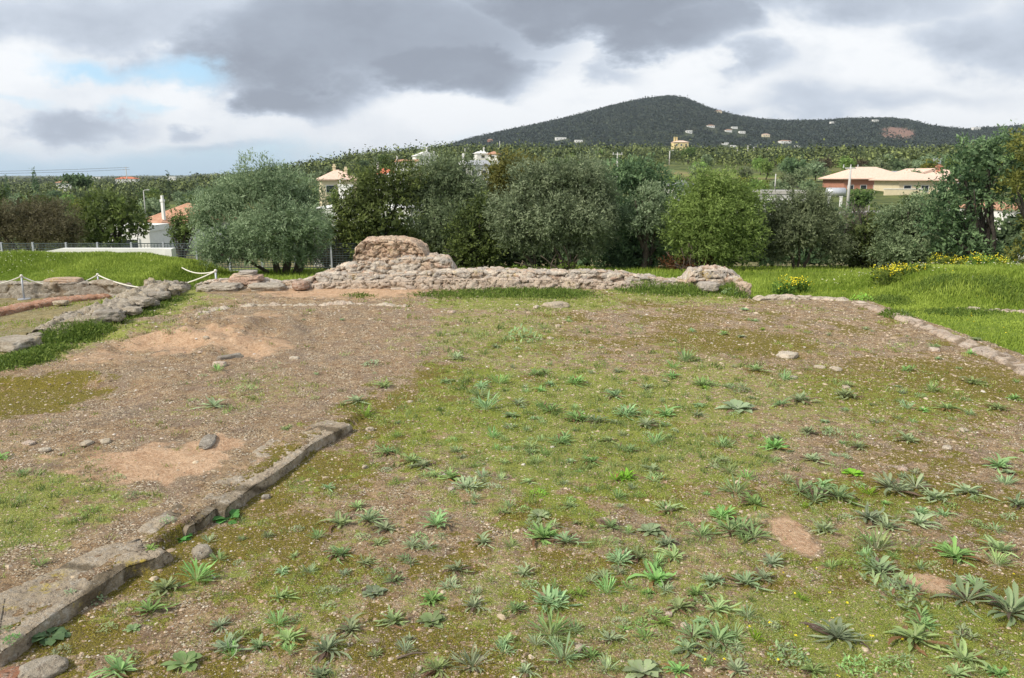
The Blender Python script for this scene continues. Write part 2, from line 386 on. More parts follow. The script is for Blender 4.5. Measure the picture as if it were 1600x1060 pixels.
# ------------------------------------------------------------------ rock sweeps
def sweep(name, path, mat, thick=0.6, lean=0.08, cell=(0.35, 0.35, 0.16), amp=0.05, rough=0.02, seed=1, res=0.03, parent=None, rnd=0.07, top_amp=1.0, ends=True, small=.55, taper=.18, **kw):
    """masonry ridge: path = [(x, y, zbase, ztop)], the seen face on the right-hand side of the walking direction"""
    P = np.array(path, float); seg = np.hypot(np.diff(P[:, 0]), np.diff(P[:, 1])); s = np.concatenate([[0], np.cumsum(seg)]); L = s[-1]
    n = max(8, int(L / res)); u = np.linspace(0, L, n)
    X, Y, ZB, ZT = [np.interp(u, s, P[:, i]) for i in range(4)]
    TH = np.interp(u, [0, L], [1, 1]) * (thick if not hasattr(thick, '__len__') else np.interp(u / L, np.linspace(0, 1, len(thick)), thick))
    tx = np.gradient(X); ty = np.gradient(Y); l = np.hypot(tx, ty); tx /= l; ty /= l; nx, ny = ty, -tx      # right-hand normal = front
    if ends:
        e = np.minimum(u, L - u); k = np.sqrt(np.clip(e / taper, 0, 1)) ; ZT = ZB + (ZT - ZB) * (0.25 + 0.75 * k)
    hmax = float((ZT - ZB).max()) + 0.25; tm = float(np.max(TH))
    nf = max(4, int(hmax / res)); ntp = max(4, int(tm / (res * 1.6))); nb = max(3, nf // 3)
    vs = [(0, a) for a in np.linspace(0, 1, nf)] + [(a, 1) for a in np.linspace(0, 1, ntp + 1)[1:]] + [(1, a) for a in np.linspace(1, 0, nb + 1)[1:]]
    pts = []; nor = []
    for (t, h) in vs:
        zb = ZB - 0.25
        zz = zb + (ZT - zb) * h
        off = -TH * t - lean * h * (1 - t) + lean * h * t
        rr = rnd
        if h == 1 and 0 < t < 1: zz = zz - rr * (np.clip(1 - t * tm / (2 * rr), 0, 1) ** 2 + np.clip(1 - (1 - t) * tm / (2 * rr), 0, 1) ** 2)
        elif h == 1: zz = zz - rr
        pts.append(np.stack([X + nx * off, Y + ny * off, zz], 1))
        nn = np.stack([nx * (1 - 2 * t), ny * (1 - 2 * t), np.zeros(n)], 1) if h < 1 else np.stack([nx * (1 - 2 * t) * .5 * (t in (0, 1)), ny * (1 - 2 * t) * .5 * (t in (0, 1)), np.ones(n)], 1)
        nor.append(nn)
    V = np.array(pts).reshape(-1, 3); N = np.array(nor).reshape(-1, 3); N /= np.maximum(np.linalg.norm(N, axis=1, keepdims=True), 1e-6)
    if ends:
        T = np.tile(np.stack([tx, ty, 0 * tx], 1), (len(vs), 1)); eu = np.tile(np.where(u < 0.1, -1.0, np.where(u > L - 0.1, 1.0, 0.0)), len(vs))
        N = N + T * eu[:, None] * 0.8; N /= np.linalg.norm(N, axis=1, keepdims=True)
    C = np.array(cell)
    W = V + 0.04 * np.stack([fbm(V * 4 + 3, 2, seed), fbm(V * 4 + 9, 2, seed + 3), fbm(V * 4 + 5, 2, seed + 4)], 1)
    f1, f2, cid = worley(W / C, seed); g1, g2, gid = worley(W / (C * .38) + 7, seed + 77); crev2 = sst(0, .3, g2 - g1)
    crev = sst(0.0, 0.11, f2 - f1)
    dsp = amp * (1.1 * crev - 0.8) + amp * 1.3 * (cid - 0.5) + amp * small * (.5 * crev2 - .4 + (gid - .5)) + rough * fbm(V * 5, 4, seed + 2, .65) * 1.1 + rough * 0.55 * fbm(V * 22, 3, seed + 4, .7)
    isup = (N[:, 2] > 0.8); dsp = np.where(isup, dsp * top_amp, dsp)
    V = V + N * dsp[:, None]
    m = len(vs); idx = np.arange(m * n).reshape(m, n)
    Fq = np.stack([idx[:-1, :-1], idx[:-1, 1:], idx[1:, 1:], idx[1:, :-1]], -1).reshape(-1, 4)
    # end caps
    caps = []
    V2 = [V]
    for col, flip in ((0, False), (n - 1, True)):
        ring = idx[:, col]; c = V[ring].mean(0); ci = len(V) + len(V2) - 1; V2.append(c[None])
        tri = np.array([(ring[i], ring[i + 1], ci) for i in range(m - 1)] + [(ring[-1], ring[0], ci)])
        caps.append(tri[:, ::-1] if flip else tri)
    V = np.concatenate(V2); cid = np.concatenate([cid, [.5, .5]]); crev = np.concatenate([crev, [1, 1]])
    loc = (float(P[:, 0].mean()), float(P[:, 1].mean()), float(P[:, 2].min())) if parent is None else None
    return mk(name, V, [Fq] + caps, mat, parent, True, fa={'cell': np.clip(cid * .55 + gid * .45, 0, 1) if len(cid) == len(gid) else np.concatenate([cid[:-2] * .55 + gid * .45, [.5, .5]]), 'joint': 1 - crev}, loc=loc)

def rock_mat(name, ramp, lichen=(.58, .42, .10), lich=0.5, lich2=.3, tint=1.0, joint=(.20, .145, .09), pits=True):
    ramp = [(a, tuple(min(.8, k * 1.12) for k in c)) for a, c in ramp]
    m, nt = new_mat(name); co = nt.node('ShaderNodeNewGeometry').outputs['Position']
    cell = nt.attr('cell'); j = nt.attr('joint')
    nB = nt.noise(co, 6, 7, .7); nC = nt.noise(co, 28, 6, .72); nL = nt.noise(co, 2.3, 6, .7); nL2 = nt.noise(co, 4.4, 6, .75)
    base = nt.ramp(nt.m('ADD', nt.m('MULTIPLY', cell, .95), nt.m('MULTIPLY', nt.m('SUBTRACT', nB, .45), .5)), ramp)
    base = nt.mix(nt.sm(nC, .45, .62, .0, .7), base, nt.mix(nt.sm(nB, .42, .56), (.66, .60, .50), (.20, .15, .11)))
    base = nt.mix(nt.sm(nB, .55, .72, 0, .4), base, (.40, .37, .33))
    base = nt.mix(nt.m('MULTIPLY', nt.sm(j, .25, .9), .8), base, joint)
    lm = nt.m('MULTIPLY', nt.sm(nL, .56, .66), nt.sm(nC, .42, .58))
    base = nt.mix(nt.m('MULTIPLY', lm, lich), base, lichen)
    base = nt.mix(nt.m('MULTIPLY', nt.m('MULTIPLY', nt.sm(nL2, .52, .68), nt.sm(nC, .4, .6)), lich2), base, (.62, .60, .54))
    pit = nt.m('MULTIPLY', nt.sm(nt.vor(co, 26), .25, .1), nt.sm(nB, .45, .6))
    base = nt.mix(nt.m('MULTIPLY', pit, .6), base, (.10, .07, .05))
    bh = nt.m('SUBTRACT', nt.m('ADD', nt.m('MULTIPLY', nC, .8), nt.m('MULTIPLY', nt.noise(co, 90, 3), .2)), nt.m('MULTIPLY', pit, .5))
    finish(nt, base, .95, bh, 1.0, .05, .12)
    return m

def ico_rock(name, c, size, mat, seed, flat=0.6, parent=None, sub=3, angular=.25, rz=0.):
    """a rounded, worn stone"""
    k = 2 ** sub + 2
    V = []; Fs = []
    g = np.linspace(-1, 1, k)
    off = 0
    for ax in range(3):
        for sg in (-1, 1):
            a, b = np.meshgrid(g, g, indexing='ij'); q = np.zeros((k * k, 3)); q[:, ax] = sg; q[:, (ax + 1) % 3] = a.ravel(); q[:, (ax + 2) % 3] = b.ravel()
            V.append(q); idx = np.arange(k * k).reshape(k, k) + off
            f = np.stack([idx[:-1, :-1], idx[1:, :-1], idx[1:, 1:], idx[:-1, 1:]], -1).reshape(-1, 4)
            Fs.append(f if sg > 0 else f[:, ::-1]); off += k * k
    V = np.concatenate(V); Fs = np.concatenate(Fs)
    key = np.round(V * 1e4).astype(np.int64); _, first, inv = np.unique(key, axis=0, return_index=True, return_inverse=True); inv = inv.ravel()
    V = V[first]; Fs = inv[Fs]
    nrm = np.linalg.norm(V, axis=1, keepdims=True); S = V / nrm
    V = S * (1 - angular) + V * angular * .9
    V = V * (1 + .22 * fbm(S * 1.6 + seed * 3.1, 3, seed)[:, None] + .07 * fbm(S * 5 + seed, 3, seed + 1)[:, None])
    V = V * np.array([size[0] / 2, size[1] / 2, size[2] / 2]); cr, sr = math.cos(rz), math.sin(rz)
    V = np.stack([V[:, 0] * cr - V[:, 1] * sr, V[:, 0] * sr + V[:, 1] * cr, V[:, 2]], 1)
    r = random.Random(seed)
    return mk(name, V + np.array(c), Fs, mat, parent, True, fa={'cell': np.full(len(V), r.random()), 'joint': np.zeros(len(V))}, loc=c)
# ------------------------------------------------------------------ foliage
def leaf_mat(name, dark, light, rough=.6, tr=.35, hv=.22, spec=.2):
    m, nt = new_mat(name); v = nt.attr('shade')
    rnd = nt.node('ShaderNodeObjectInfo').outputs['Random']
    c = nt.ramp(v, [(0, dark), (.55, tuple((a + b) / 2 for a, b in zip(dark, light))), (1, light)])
    h = nt.node('ShaderNodeHueSaturation'); nt.put(h.inputs['Color'], c)
    nt.put(h.inputs['Hue'], nt.sm(rnd, 0, 1, .5 - .035 * hv / .25, .5 + .004 * hv / .25)); nt.put(h.inputs['Value'], nt.sm(rnd, 0, 1, 1 - hv, 1 + hv))
    finish(nt, h.outputs[0], rough, None, spec=spec, transl=tr); return m

def leaf_quads(C, D, L, W, rs, Nh=None):
    n = len(C); D = D / np.maximum(np.linalg.norm(D, axis=1, keepdims=True), 1e-6)
    r = rs.normal(size=(n, 3)); r = r if Nh is None else Nh + r * .42; S = np.cross(D, r); S /= np.maximum(np.linalg.norm(S, axis=1, keepdims=True), 1e-6)
    L = L[:, None]; W = W[:, None]
    V = np.stack([C, C + D * L * .45 + S * W * .5, C + D * L, C + D * L * .45 - S * W * .5], 1).reshape(-1, 3)
    Fq = np.arange(4 * n).reshape(n, 4)
    return V, Fq

def crown_arrays(lobes, n, leaf=(.11, .035), seed=1, tuft=.26, per=9, droop=0.0, sub=9, subr=.46, ragged=.16, fill=.22, up=.3):
    rs = np.random.RandomState(seed); Cs = []; Ds = []; Vs = []; Bg = []; Ns = []
    w = np.array([l[3] * l[5] for l in lobes]); w = w / w.sum()
    for li, l in enumerate(lobes):
        c = np.array(l[:3]); r = np.array(l[3:6]); nl = int(n * w[li])
        k = sub + rs.randint(0, 4)
        sd = rs.normal(size=(k, 3)); sd[:, 2] = sd[:, 2] * .8 + .25; sd /= np.linalg.norm(sd, axis=1, keepdims=True)
        sc = c + sd * r * (1 - subr * .75); sr = r * subr * rs.uniform(.7, 1.25, (k, 1))
        sc = np.vstack([sc, c]); sr = np.vstack([sr, r * .78]); ww = np.append(np.full(k, 1.0), k * .22); ww /= ww.sum()
        shade_l = rs.uniform(.1, .9, k + 1)
        nt_ = max(4, int(nl * (1 - fill) / per)); ch = rs.choice(k + 1, nt_, p=ww)
        d = rs.normal(size=(nt_, 3)); d /= np.linalg.norm(d, axis=1, keepdims=True)
        rad = rs.uniform(.55, 1.0, nt_) ** .35
        p = sc[ch] + d * sr[ch] * rad[:, None]
        p = p * 1.0 + 0.0
        nz = fbm(p * 1.7 + seed, 3, seed)[:, None]; p = c + (p - c) * (1 + ragged * nz)
        out = (p - c) / r; out /= np.maximum(np.linalg.norm(out, axis=1, keepdims=True), 1e-6)
        td = out * .8 + d * .4 + rs.normal(size=(nt_, 3)) * .45; td[:, 2] += up - droop; td /= np.linalg.norm(td, axis=1, keepdims=True)
        t = rs.uniform(0, 1, (nt_, per)); q = p[:, None, :] + td[:, None, :] * (t * tuft)[:, :, None] + rs.normal(size=(nt_, per, 3)) * tuft * .16
        ld = td[:, None, :] * .7 + rs.normal(size=(nt_, per, 3)) * .7
        Cs.append(q.reshape(-1, 3)); Ds.append(ld.reshape(-1, 3)); Vs.append(np.repeat(np.clip(shade_l[ch] + rs.normal(size=nt_) * .15, 0, 1), per) + rs.normal(size=nt_ * per) * .12); Bg.append(np.ones(nt_ * per)); Ns.append(np.repeat(d * .8 + out * .5 + np.array([0, 0, .15]), per, 0))
        nf = int(nl * fill * .35); d = rs.normal(size=(nf, 3)); d /= np.linalg.norm(d, axis=1, keepdims=True)
        Cs.append(c + d * r * (rs.uniform(0, .68, nf) ** .5)[:, None] * .9); Ds.append(rs.normal(size=(nf, 3))); Vs.append(rs.uniform(.1, .5, nf)); Bg.append(np.full(nf, 2.6)); Ns.append(d)  # inner leaves toned darker: shade of the crown interior put into their colour
    C = np.vstack(Cs); D = np.vstack(Ds); v = np.clip(np.concatenate(Vs), 0, 1); b = np.concatenate(Bg)
    nn = len(C); L = leaf[0] * rs.uniform(.65, 1.3, nn) * b; W = leaf[1] * rs.uniform(.7, 1.3, nn) * b
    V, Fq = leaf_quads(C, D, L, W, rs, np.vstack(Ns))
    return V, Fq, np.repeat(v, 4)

def stems(paths, mat, parent, name='trunk', n=7):
    b = MB(); r = random.Random(len(paths) * 7 + 3)
    for pts, r0, r1 in paths:
        q = []
        for i in range(len(pts) - 1):
            a = Vector(pts[i]); c = Vector(pts[i + 1])
            for k in range(4): q.append(a.lerp(c, k / 4) + Vector((r.uniform(-1, 1), r.uniform(-1, 1), 0)) * (0.03 if i + k else 0))
        q.append(Vector(pts[-1])); m = len(q)
        b.tube(q, [r0 + (r1 - r0) * (i / (m - 1)) ** .8 for i in range(m)], n)
    return b.build(name, mat, parent, True)

def auto_stems(lobes, h, seed, ns=4, r0=.12):
    r = random.Random(seed); P = []
    for i in range(ns):
        l = lobes[i % len(lobes)]; e = (l[0] + r.uniform(-.3, .3) * l[3], l[1] + r.uniform(-.3, .3) * l[4], l[2] + r.uniform(-.2, .3) * l[5])
        b = (r.uniform(-.2, .2), r.uniform(-.2, .2), -.1)
        m1 = (b[0] + (e[0] - b[0]) * .3, b[1] + (e[1] - b[1]) * .3, e[2] * .35); m2 = (b[0] + (e[0] - b[0]) * .7, b[1] + (e[1] - b[1]) * .65, e[2] * .72)
        P.append(([b, m1, m2, e], r0 * r.uniform(.7, 1.1), r0 * .25))
        for q in range(3):
            m3 = (m2[0] + r.uniform(-.7, .7), m2[1] + r.uniform(-.5, .5), m2[2] + r.uniform(.4, 1.0)); P.append(([m1 if q else m2, m3], r0 * .4, r0 * .12))
    return P

def near_tree(name, label, cat, D, base, lobes, mat, dens=1.0, leaf=(.12, .035), seed=1, group=None, ns=4, r0=.12, st=None, bark='bark', zb=None, **kw):
    """lobes surveyed from the photograph: (px, py, radius px across, radius px up, metres behind D)"""
    bx, by, bz = at(base[0], base[1], D); bz = z1(bx, by, False) if zb is None else zb
    LL = []; area = 0
    for px, py, rx, ry, dy in lobes:
        c = at(px, py, D + dy); k = depth(c) / F
        LL.append((c[0] - bx, c[1] - by, c[2] - bz, rx * k, min(rx, ry * 1.3) * k * .8, ry * k)); area += rx * ry * k * k
    o = empty(name, (bx, by, bz), label, cat, group)
    n = int(area * 5200 * dens * (.12 * .035) / (leaf[0] * leaf[1]))
    if mat.startswith('olive'): leaf = (leaf[0] * .8, leaf[1] * .9); n = int(n * 1.3)
    V, Fq, v = crown_arrays(LL, n, leaf, seed, **kw)
    lim = V[:, 2].reshape(-1, 4).min(1) > 0.02; 
    V = V.reshape(-1, 4, 3)[lim].reshape(-1, 3); v = v.reshape(-1, 4)[lim].ravel(); Fq = np.arange(len(V)).reshape(-1, 4)
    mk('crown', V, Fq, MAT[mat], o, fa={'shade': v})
    if st is None: P = auto_stems(LL, 0, seed, ns, r0)
    else:
        P = []
        for pts, a, b in st:
            q = []
            for p in pts:
                w = at(p[0], p[1], D + (p[2] if len(p) > 2 else 0)); q.append((w[0] - bx, w[1] - by, w[2] - bz))
            P.append((q, a, b))
    stems(P, MAT[bark], o)
    return o

# ------------------------------------------------------------------ rosettes and small plants
def leaf_strip(L, W, az, el0, el1, fold, seg=5, tip=.5, r0=0.0, wig=0.0, rs=None, broad=False):
    """one leaf as a creased strip; returns V (3*(seg+1),3), u, t"""
    pts = []; x = r0; z = 0.004; ds = L / seg
    for i in range(seg + 1):
        t = i / seg; pts.append((x, z)); e = el0 + (el1 - el0) * t; x += ds * math.cos(e); z += ds * math.sin(e)
    V = []; U = []; T = []
    bend = wig * (rs.uniform(-1, 1) if rs is not None else 0)
    for i, (x, z) in enumerate(pts):
        t = i / seg
        w = W * 1.18 * (0.13 + .87 * math.sin(math.pi * min(1, t ** 1.75 * .94 + .02)) ** .75) * (1 + .14 * math.sin(i * 2.9 + az * 5)) if t < 1 else W * .10
        if broad and t < .4: w = W * .15
        a = az + bend * t * t; ca, sa = math.cos(a), math.sin(a)
        for s, uu in ((-1, 0), (0, .5), (1, 1)):
            zz = z + (abs(s) * w * fold) + (0.0 if s == 0 else .03 * W * math.sin(9 * t + s))
            V.append((x * ca - s * w / 2 * sa, x * sa + s * w / 2 * ca, zz)); U.append(uu); T.append(t)
    return V, U, T
def plant_mesh(kind, seed):
    rs = random.Random(seed * 31); V = []; U = []; T = []; A = []; Fs = []
    def put(*a, **k):
        v, u, t = leaf_strip(*a, rs=rs, **k); o = len(V); V.extend(v); U.extend(u); T.extend(t); A.extend([q] * len(v)); s = len(v) // 3 - 1
        for i in range(s):
            for j in (0, 1): Fs.append((o + 3 * i + j, o + 3 * i + j + 1, o + 3 * i + j + 4, o + 3 * i + j + 3))
    hubs = [(0, 0)]
    if kind in ('rosette', 'flat'):
        n = rs.randint(34, 50) if kind == 'rosette' else rs.randint(13, 18)
        for i in range(n):
            f = i / n; q = rs.random() * .6 if f > .25 else rs.random() * .5 + .35
            if f < .3 and rs.random() < .3: q = 1.0     # withered outer leaf
            az = i * 2.399 + rs.uniform(-.3, .3)
            if kind == 'rosette': el = .08 + .95 * f ** 1.1 + rs.uniform(-.1, .2); put(.55 * (1 - .45 * f) * rs.uniform(.45, 1.2) * (1 + .18 * math.sin(az + seed)), (.050 if seed % 2 else .066) * rs.uniform(.6, 1.3), az + rs.uniform(-.35, .35), el + .2, el - rs.uniform(.3, .8), .25, wig=.8)
            else: el = .1 + .7 * f; put(.5 * (1 - .45 * f) * rs.uniform(.85, 1.1), .15 * rs.uniform(.8, 1.2), az, el + .1, el - .5, .15, wig=.25)
    elif kind == 'tuft':
        for i in range(rs.randint(34, 48)):
            f = i / 40; q = rs.random() * .7; az = rs.uniform(0, 6.28); el = rs.uniform(.35, 1.3)
            put(.55 * rs.uniform(.5, 1.1), .034 * rs.uniform(.7, 1.4), az, el, el - rs.uniform(.1, .7), .2, seg=4, r0=rs.uniform(0, .12), wig=.4)
    elif kind == 'clump':      # several rosettes grown together
        for h in range(3):
            ox, oy = rs.uniform(-.25, .25), rs.uniform(-.2, .2); v0 = len(V)
            for i in range(22):
                f = i / 22; q = rs.random() * .6 if rs.random() > .1 else 1; el = .1 + .95 * f
                put(.40 * (1 - .3 * f) * rs.uniform(.7, 1.2), .042 * rs.uniform(.6, 1.3), i * 2.4 + rs.uniform(-.3, .3), el + .1, el - .4, .2, wig=.5)
            for k in range(v0, len(V)): V[k] = (V[k][0] + ox, V[k][1] + oy, V[k][2])
    elif kind == 'broad':
        for i in range(16):
            q = rs.random() * .6; az = i * 2.4; el = .2 + .7 * rs.random()
            put(.48 * rs.uniform(.6, 1.1), .22 * rs.uniform(.8, 1.2), az, el, el - 1.0, .1, broad=True, seg=6)
    elif kind == 'bushy':      # many small leaves on short stems
        for i in range(110):
            q = rs.random(); a = rs.uniform(0, 6.28); r = .42 * math.sqrt(rs.random()); h = .30 * (1 - (r / .5) ** 2) * rs.uniform(.3, 1.0); v0 = len(V); el = rs.uniform(-.2, 1.2)
            put(.13 * rs.uniform(.6, 1.2), .045, rs.uniform(0, 6.28), el, el - .4, .15, seg=2)
            for k in range(v0, len(V)): V[k] = (V[k][0] + r * math.cos(a), V[k][1] + r * math.sin(a), V[k][2] + h)
    return np.array(V), np.array(Fs), np.array(U), np.array(T), np.array(A)
def plant_mat(name, body, rib, old=(.20, .12, .08), tr=.40):
    body = tuple(k * m_ for k, m_ in zip(body, (1.72, 1.75, 1.62)))
    m, nt = new_mat(name); u = nt.attr('u'); t = nt.attr('t'); q = nt.attr('q'); rnd = nt.node('ShaderNodeObjectInfo').outputs['Random']
    e = nt.m('ABSOLUTE', nt.m('SUBTRACT', u, .5))
    c = nt.mix(nt.sm(q, 0, .9), tuple(k * .72 for k in body), tuple(min(1, k * 1.35) for k in body))
    c = nt.mix(nt.m('MULTIPLY', nt.sm(e, .16, .0), nt.sm(t, 1.0, .1)), c, rib)
    c = nt.mix(nt.sm(t, .5, .0, 0, .8), c, tuple(min(1, k * 1.12) for k in rib))
    c = nt.mix(nt.sm(q, .93, .97), c, nt.mix(rnd, old, (.33, .20, .09)))
    mo = nt.noise(objco(nt), 30, 4, .7); c = nt.mix(nt.sm(mo, .4, .7, 0, .4), c, tuple(k * .6 + .12 for k in body))
    h = nt.node('ShaderNodeHueSaturation'); nt.put(h.inputs['Color'], c); nt.put(h.inputs['Hue'], nt.sm(rnd, 0, 1, .468, .497)); nt.put(h.inputs['Value'], nt.sm(rnd, 0, 1, .8, 1.2))
    nt.put(h.inputs['Saturation'], nt.sm(nt.m('FRACT', nt.m('MULTIPLY', rnd, 7.3)), 0, 1, .8, 1.15))
    finish(nt, h.outputs[0], .65, None, spec=.25, transl=tr); return m

# ------------------------------------------------------------------ scattered stuff: many small faces in one mesh
def scatter_xy(n, rs, r0=2.2, r1=17.0, half=.70, bias=1.0):
    """log-radial scatter in front of the photographer, inside the terrace"""
    r = r0 * (r1 / r0) ** rs.uniform(0, 1, n) ** bias; t = rs.uniform(-half, half, n)
    return r * np.sin(t), r * np.cos(t)
def inside(x, y): return (x > -7.3) & (x < 7.1) & (y < np.where(x < 4.85, 16.6, 15.2))
def pebbles(name, x, y, s, mat, rs, seg=6, flat=.55, sink=.25, kindtag='stuff', zoff=0.0):
    n = len(x); z = Z(x, y) + zoff
    base = np.array([[1, 0, 0], [.5, .87, 0], [-.5, .87, 0], [-1, 0, 0], [-.5, -.87, 0], [.5, -.87, 0], [.45, .3, .8], [-.35, .45, .85], [-.1, -.5, .75]])
    Fs = np.array([[0, 1, 6], [1, 2, 7], [2, 3, 7], [3, 4, 8], [4, 5, 8], [5, 0, 6], [1, 7, 6], [3, 8, 7], [5, 6, 8], [6, 7, 8]])
    V = base[None] * (1 + rs.uniform(-.3, .3, (n, 9, 3)))
    V[:, :, 2] -= .3
    a = rs.uniform(0, 6.28, n); ca, sa = np.cos(a)[:, None], np.sin(a)[:, None]; st = rs.uniform(.6, 1.5, n)[:, None]
    X = V[:, :, 0] * st; Y = V[:, :, 1]
    W = np.stack([(X * ca - Y * sa), (X * sa + Y * ca), V[:, :, 2] * flat * 1.0], 2) * (s[:, None, None] / 2)
    W += np.stack([x, y, z + s * flat * .5 * (1 - sink) * .3], 1)[:, None, :]
    FF = (Fs[None] + (np.arange(n) * 9)[:, None, None]).reshape(-1, 3)
    o = mk(name, W.reshape(-1, 3), FF, mat, fa={'cell': np.repeat(rs.uniform(0, 1, n), 9)})
    return tag(o, kind=kindtag)
def blades(name, x, y, h, w, mat, rs, z=None, lean=.35, shade=None, zoff=0.0):
    n = len(x); z = (Z(x, y, False) if z is None else z) + zoff
    a = rs.uniform(0, 6.28, n); b = rs.uniform(0, 6.28, n); l = h * rs.uniform(0, lean, n)
    P = np.stack([x, y, z - .01], 1); S = np.stack([np.cos(a), np.sin(a), 0 * a], 1) * (w / 2)[:, None]
    Mid = P + np.stack([np.cos(b) * l * .35, np.sin(b) * l * .35, h * .55], 1); Tp = P + np.stack([np.cos(b) * l, np.sin(b) * l, h], 1)
    V = np.stack([P - S, P + S, Mid + S * .8, Mid - S * .8, Tp], 1).reshape(-1, 3); k = (np.arange(n) * 5)[:, None]
    f4 = k + np.array([[0, 1, 2, 3]]); f3 = k + np.array([[3, 2, 4]])
    o = mk(name, V, [f4, f3], mat, fa={'shade': np.repeat(rs.uniform(0, 1, n) if shade is None else shade, 5)})
    return tag(o, kind='stuff')

# ------------------------------------------------------------------ buildings
def house(name, label, cat, px, D, w, d, h, rh=1.2, rot=0.0, wall='white_wall', roof='roof_tile', wins=2, win_h=1.0, storeys=1, chim=(), z=None, py=None, group=None, kind='hip', door=False, over=.35, zbase=None, win_rows=None, side_wins=0):
    X = (px - 800) / 1246.0 * D; z0 = z1(X, D) if z is None else z
    if py is not None: z0 = zat(py, D)
    o = empty(name, (X, D, z0), label, cat, group, rot)
    b = MB(); b.box((0, 0, h / 2 - 1.0), (w, d, h + 2.0)); wl = b.build('wall', MAT[wall], o)
    b = MB(); W, Dp = w / 2 + over, d / 2 + over
    if kind == 'hip':
        rl = max(0.2, W - Dp * .95)
        V = [(-W, -Dp, h), (W, -Dp, h), (W, Dp, h), (-W, Dp, h), (-rl, 0, h + rh), (rl, 0, h + rh), (-W, -Dp, h - .18), (W, -Dp, h - .18), (W, Dp, h - .18), (-W, Dp, h - .18)]
        b.add(V, [(0, 1, 5, 4), (1, 2, 5), (2, 3, 4, 5), (3, 0, 4), (6, 7, 1, 0), (7, 8, 2, 1), (8, 9, 3, 2), (9, 6, 0, 3), (9, 8, 7, 6)])
    elif kind == 'gable':
        V = [(-W, -Dp, h), (W, -Dp, h), (W, Dp, h), (-W, Dp, h), (0, -Dp, h + rh), (0, Dp, h + rh), (-W, -Dp, h - .15), (W, -Dp, h - .15), (W, Dp, h - .15), (-W, Dp, h - .15)]
        b.add(V, [(0, 1, 4), (2, 3, 5), (1, 2, 5, 4), (3, 0, 4, 5), (6, 7, 1, 0), (7, 8, 2, 1), (8, 9, 3, 2), (9, 6, 0, 3), (9, 8, 7, 6)])
    elif kind == 'ridge':
        V = [(-W, -Dp, h), (W, -Dp, h), (W, Dp, h), (-W, Dp, h), (-W, 0, h + rh), (W, 0, h + rh), (-W, -Dp, h - .15), (W, -Dp, h - .15), (W, Dp, h - .15), (-W, Dp, h - .15)]
        b.add(V, [(0, 1, 5, 4), (2, 3, 4, 5), (3, 0, 4), (1, 2, 5), (6, 7, 1, 0), (7, 8, 2, 1), (8, 9, 3, 2), (9, 6, 0, 3), (9, 8, 7, 6)])
    else:
        b.box((0, 0, h + .2), (w + .16, d + .16, .4))
    rf = b.build('roof', MAT[roof], o)
    for (cx, cy, ch, cw) in chim:
        b = MB(); b.box((cx, cy, h + ch / 2), (cw, cw, ch)); b.box((cx, cy, h + ch + .12), (cw * 1.35, cw * 1.35, .18)); b.box((cx, cy, h + ch + .36), (cw * .8, cw * .8, .3)); b.build('chimney', MAT[wall], rf)
    hs = h / storeys
    for s in range(storeys):
        for i in range(wins):
            wx = -w / 2 + w * (i + .5) / wins; wz = hs * s + hs * .52; ww = min(1.4, w / wins * .45)
            if door and s == 0 and i == wins // 2:
                b = MB(); b.box((wx, -d / 2 - .02, 1.0), (.95, .08, 2.0)); b.build('door', MAT['brown_wood'], o); continue
            b = MB()
            for q in ((wx - ww / 2 - .04, wz, .1, win_h + .2), (wx + ww / 2 + .04, wz, .1, win_h + .2)): b.box((q[0], -d / 2 - .035, q[1]), (q[2], .07, q[3]))
            b.box((wx, -d / 2 - .035, wz - win_h / 2 - .05), (ww, .1, .1)); b.box((wx, -d / 2 - .035, wz + win_h / 2 + .05), (ww, .07, .1))
            f = b.build('window', MAT['frame'], o)
            b = MB(); b.box((wx, -d / 2 - .015, wz), (ww, .03, win_h)); b.build('pane', MAT['glass'], f)
        for i in range(side_wins):
            wy = -d / 2 + d * (i + .5) / side_wins; wz = hs * s + hs * .52
            b = MB(); b.box((-w / 2 - .02, wy, wz), (.05, 1.0, win_h)); b.build('window', MAT['glass'], o)
    return o
# ------------------------------------------------------------------ materials
MAT = {}
MAT['ground'] = ground_mat()
MAT['rubble'] = rock_mat('ruin rubble', [(.1, (.40, .26, .19)), (.3, (.56, .42, .30)), (.5, (.38, .34, .30)), (.7, (.66, .57, .46)), (.9, (.50, .34, .25))], lich=.7, lich2=.35)
MAT['concrete_ruin'] = rock_mat('ruin mortar', [(.1, (.38, .28, .21)), (.5, (.54, .43, .33)), (.9, (.44, .36, .30))], lich=.25, lich2=.4)
MAT['pink_rubble'] = rock_mat('ruin reddish mortar', [(.1, (.52, .33, .23)), (.5, (.58, .44, .31)), (.9, (.46, .30, .22))], lich=.3, lich2=.3)
MAT['grey_stone'] = rock_mat('grey limestone', [(.1, (.27, .24, .20)), (.5, (.40, .35, .28)), (.9, (.34, .28, .19))], lich=.35, lich2=.4)
MAT['retaining'] = rock_mat('weathered retaining stone', [(.1, (.26, .23, .19)), (.5, (.38, .34, .28)), (.9, (.33, .27, .20))], lich=.2, lich2=.25)
MAT['kerb'] = rock_mat('old mortar kerb', [(.1, (.27, .22, .155)), (.5, (.44, .36, .26)), (.9, (.35, .28, .20))], lichen=(.58, .44, .07), lich=.95, lich2=.6, joint=(.13, .10, .06))
MAT['brick_band'] = rock_mat('red clay band', [(.1, (.36, .17, .10)), (.5, (.44, .23, .14)), (.9, (.40, .22, .15))], lich=.0, lich2=.2, joint=(.25, .13, .08))
MAT['pale_stone'] = rock_mat('pale loose stone', [(.1, (.48, .40, .29)), (.5, (.58, .50, .39)), (.9, (.55, .42, .33))], lich=.15, lich2=.3)
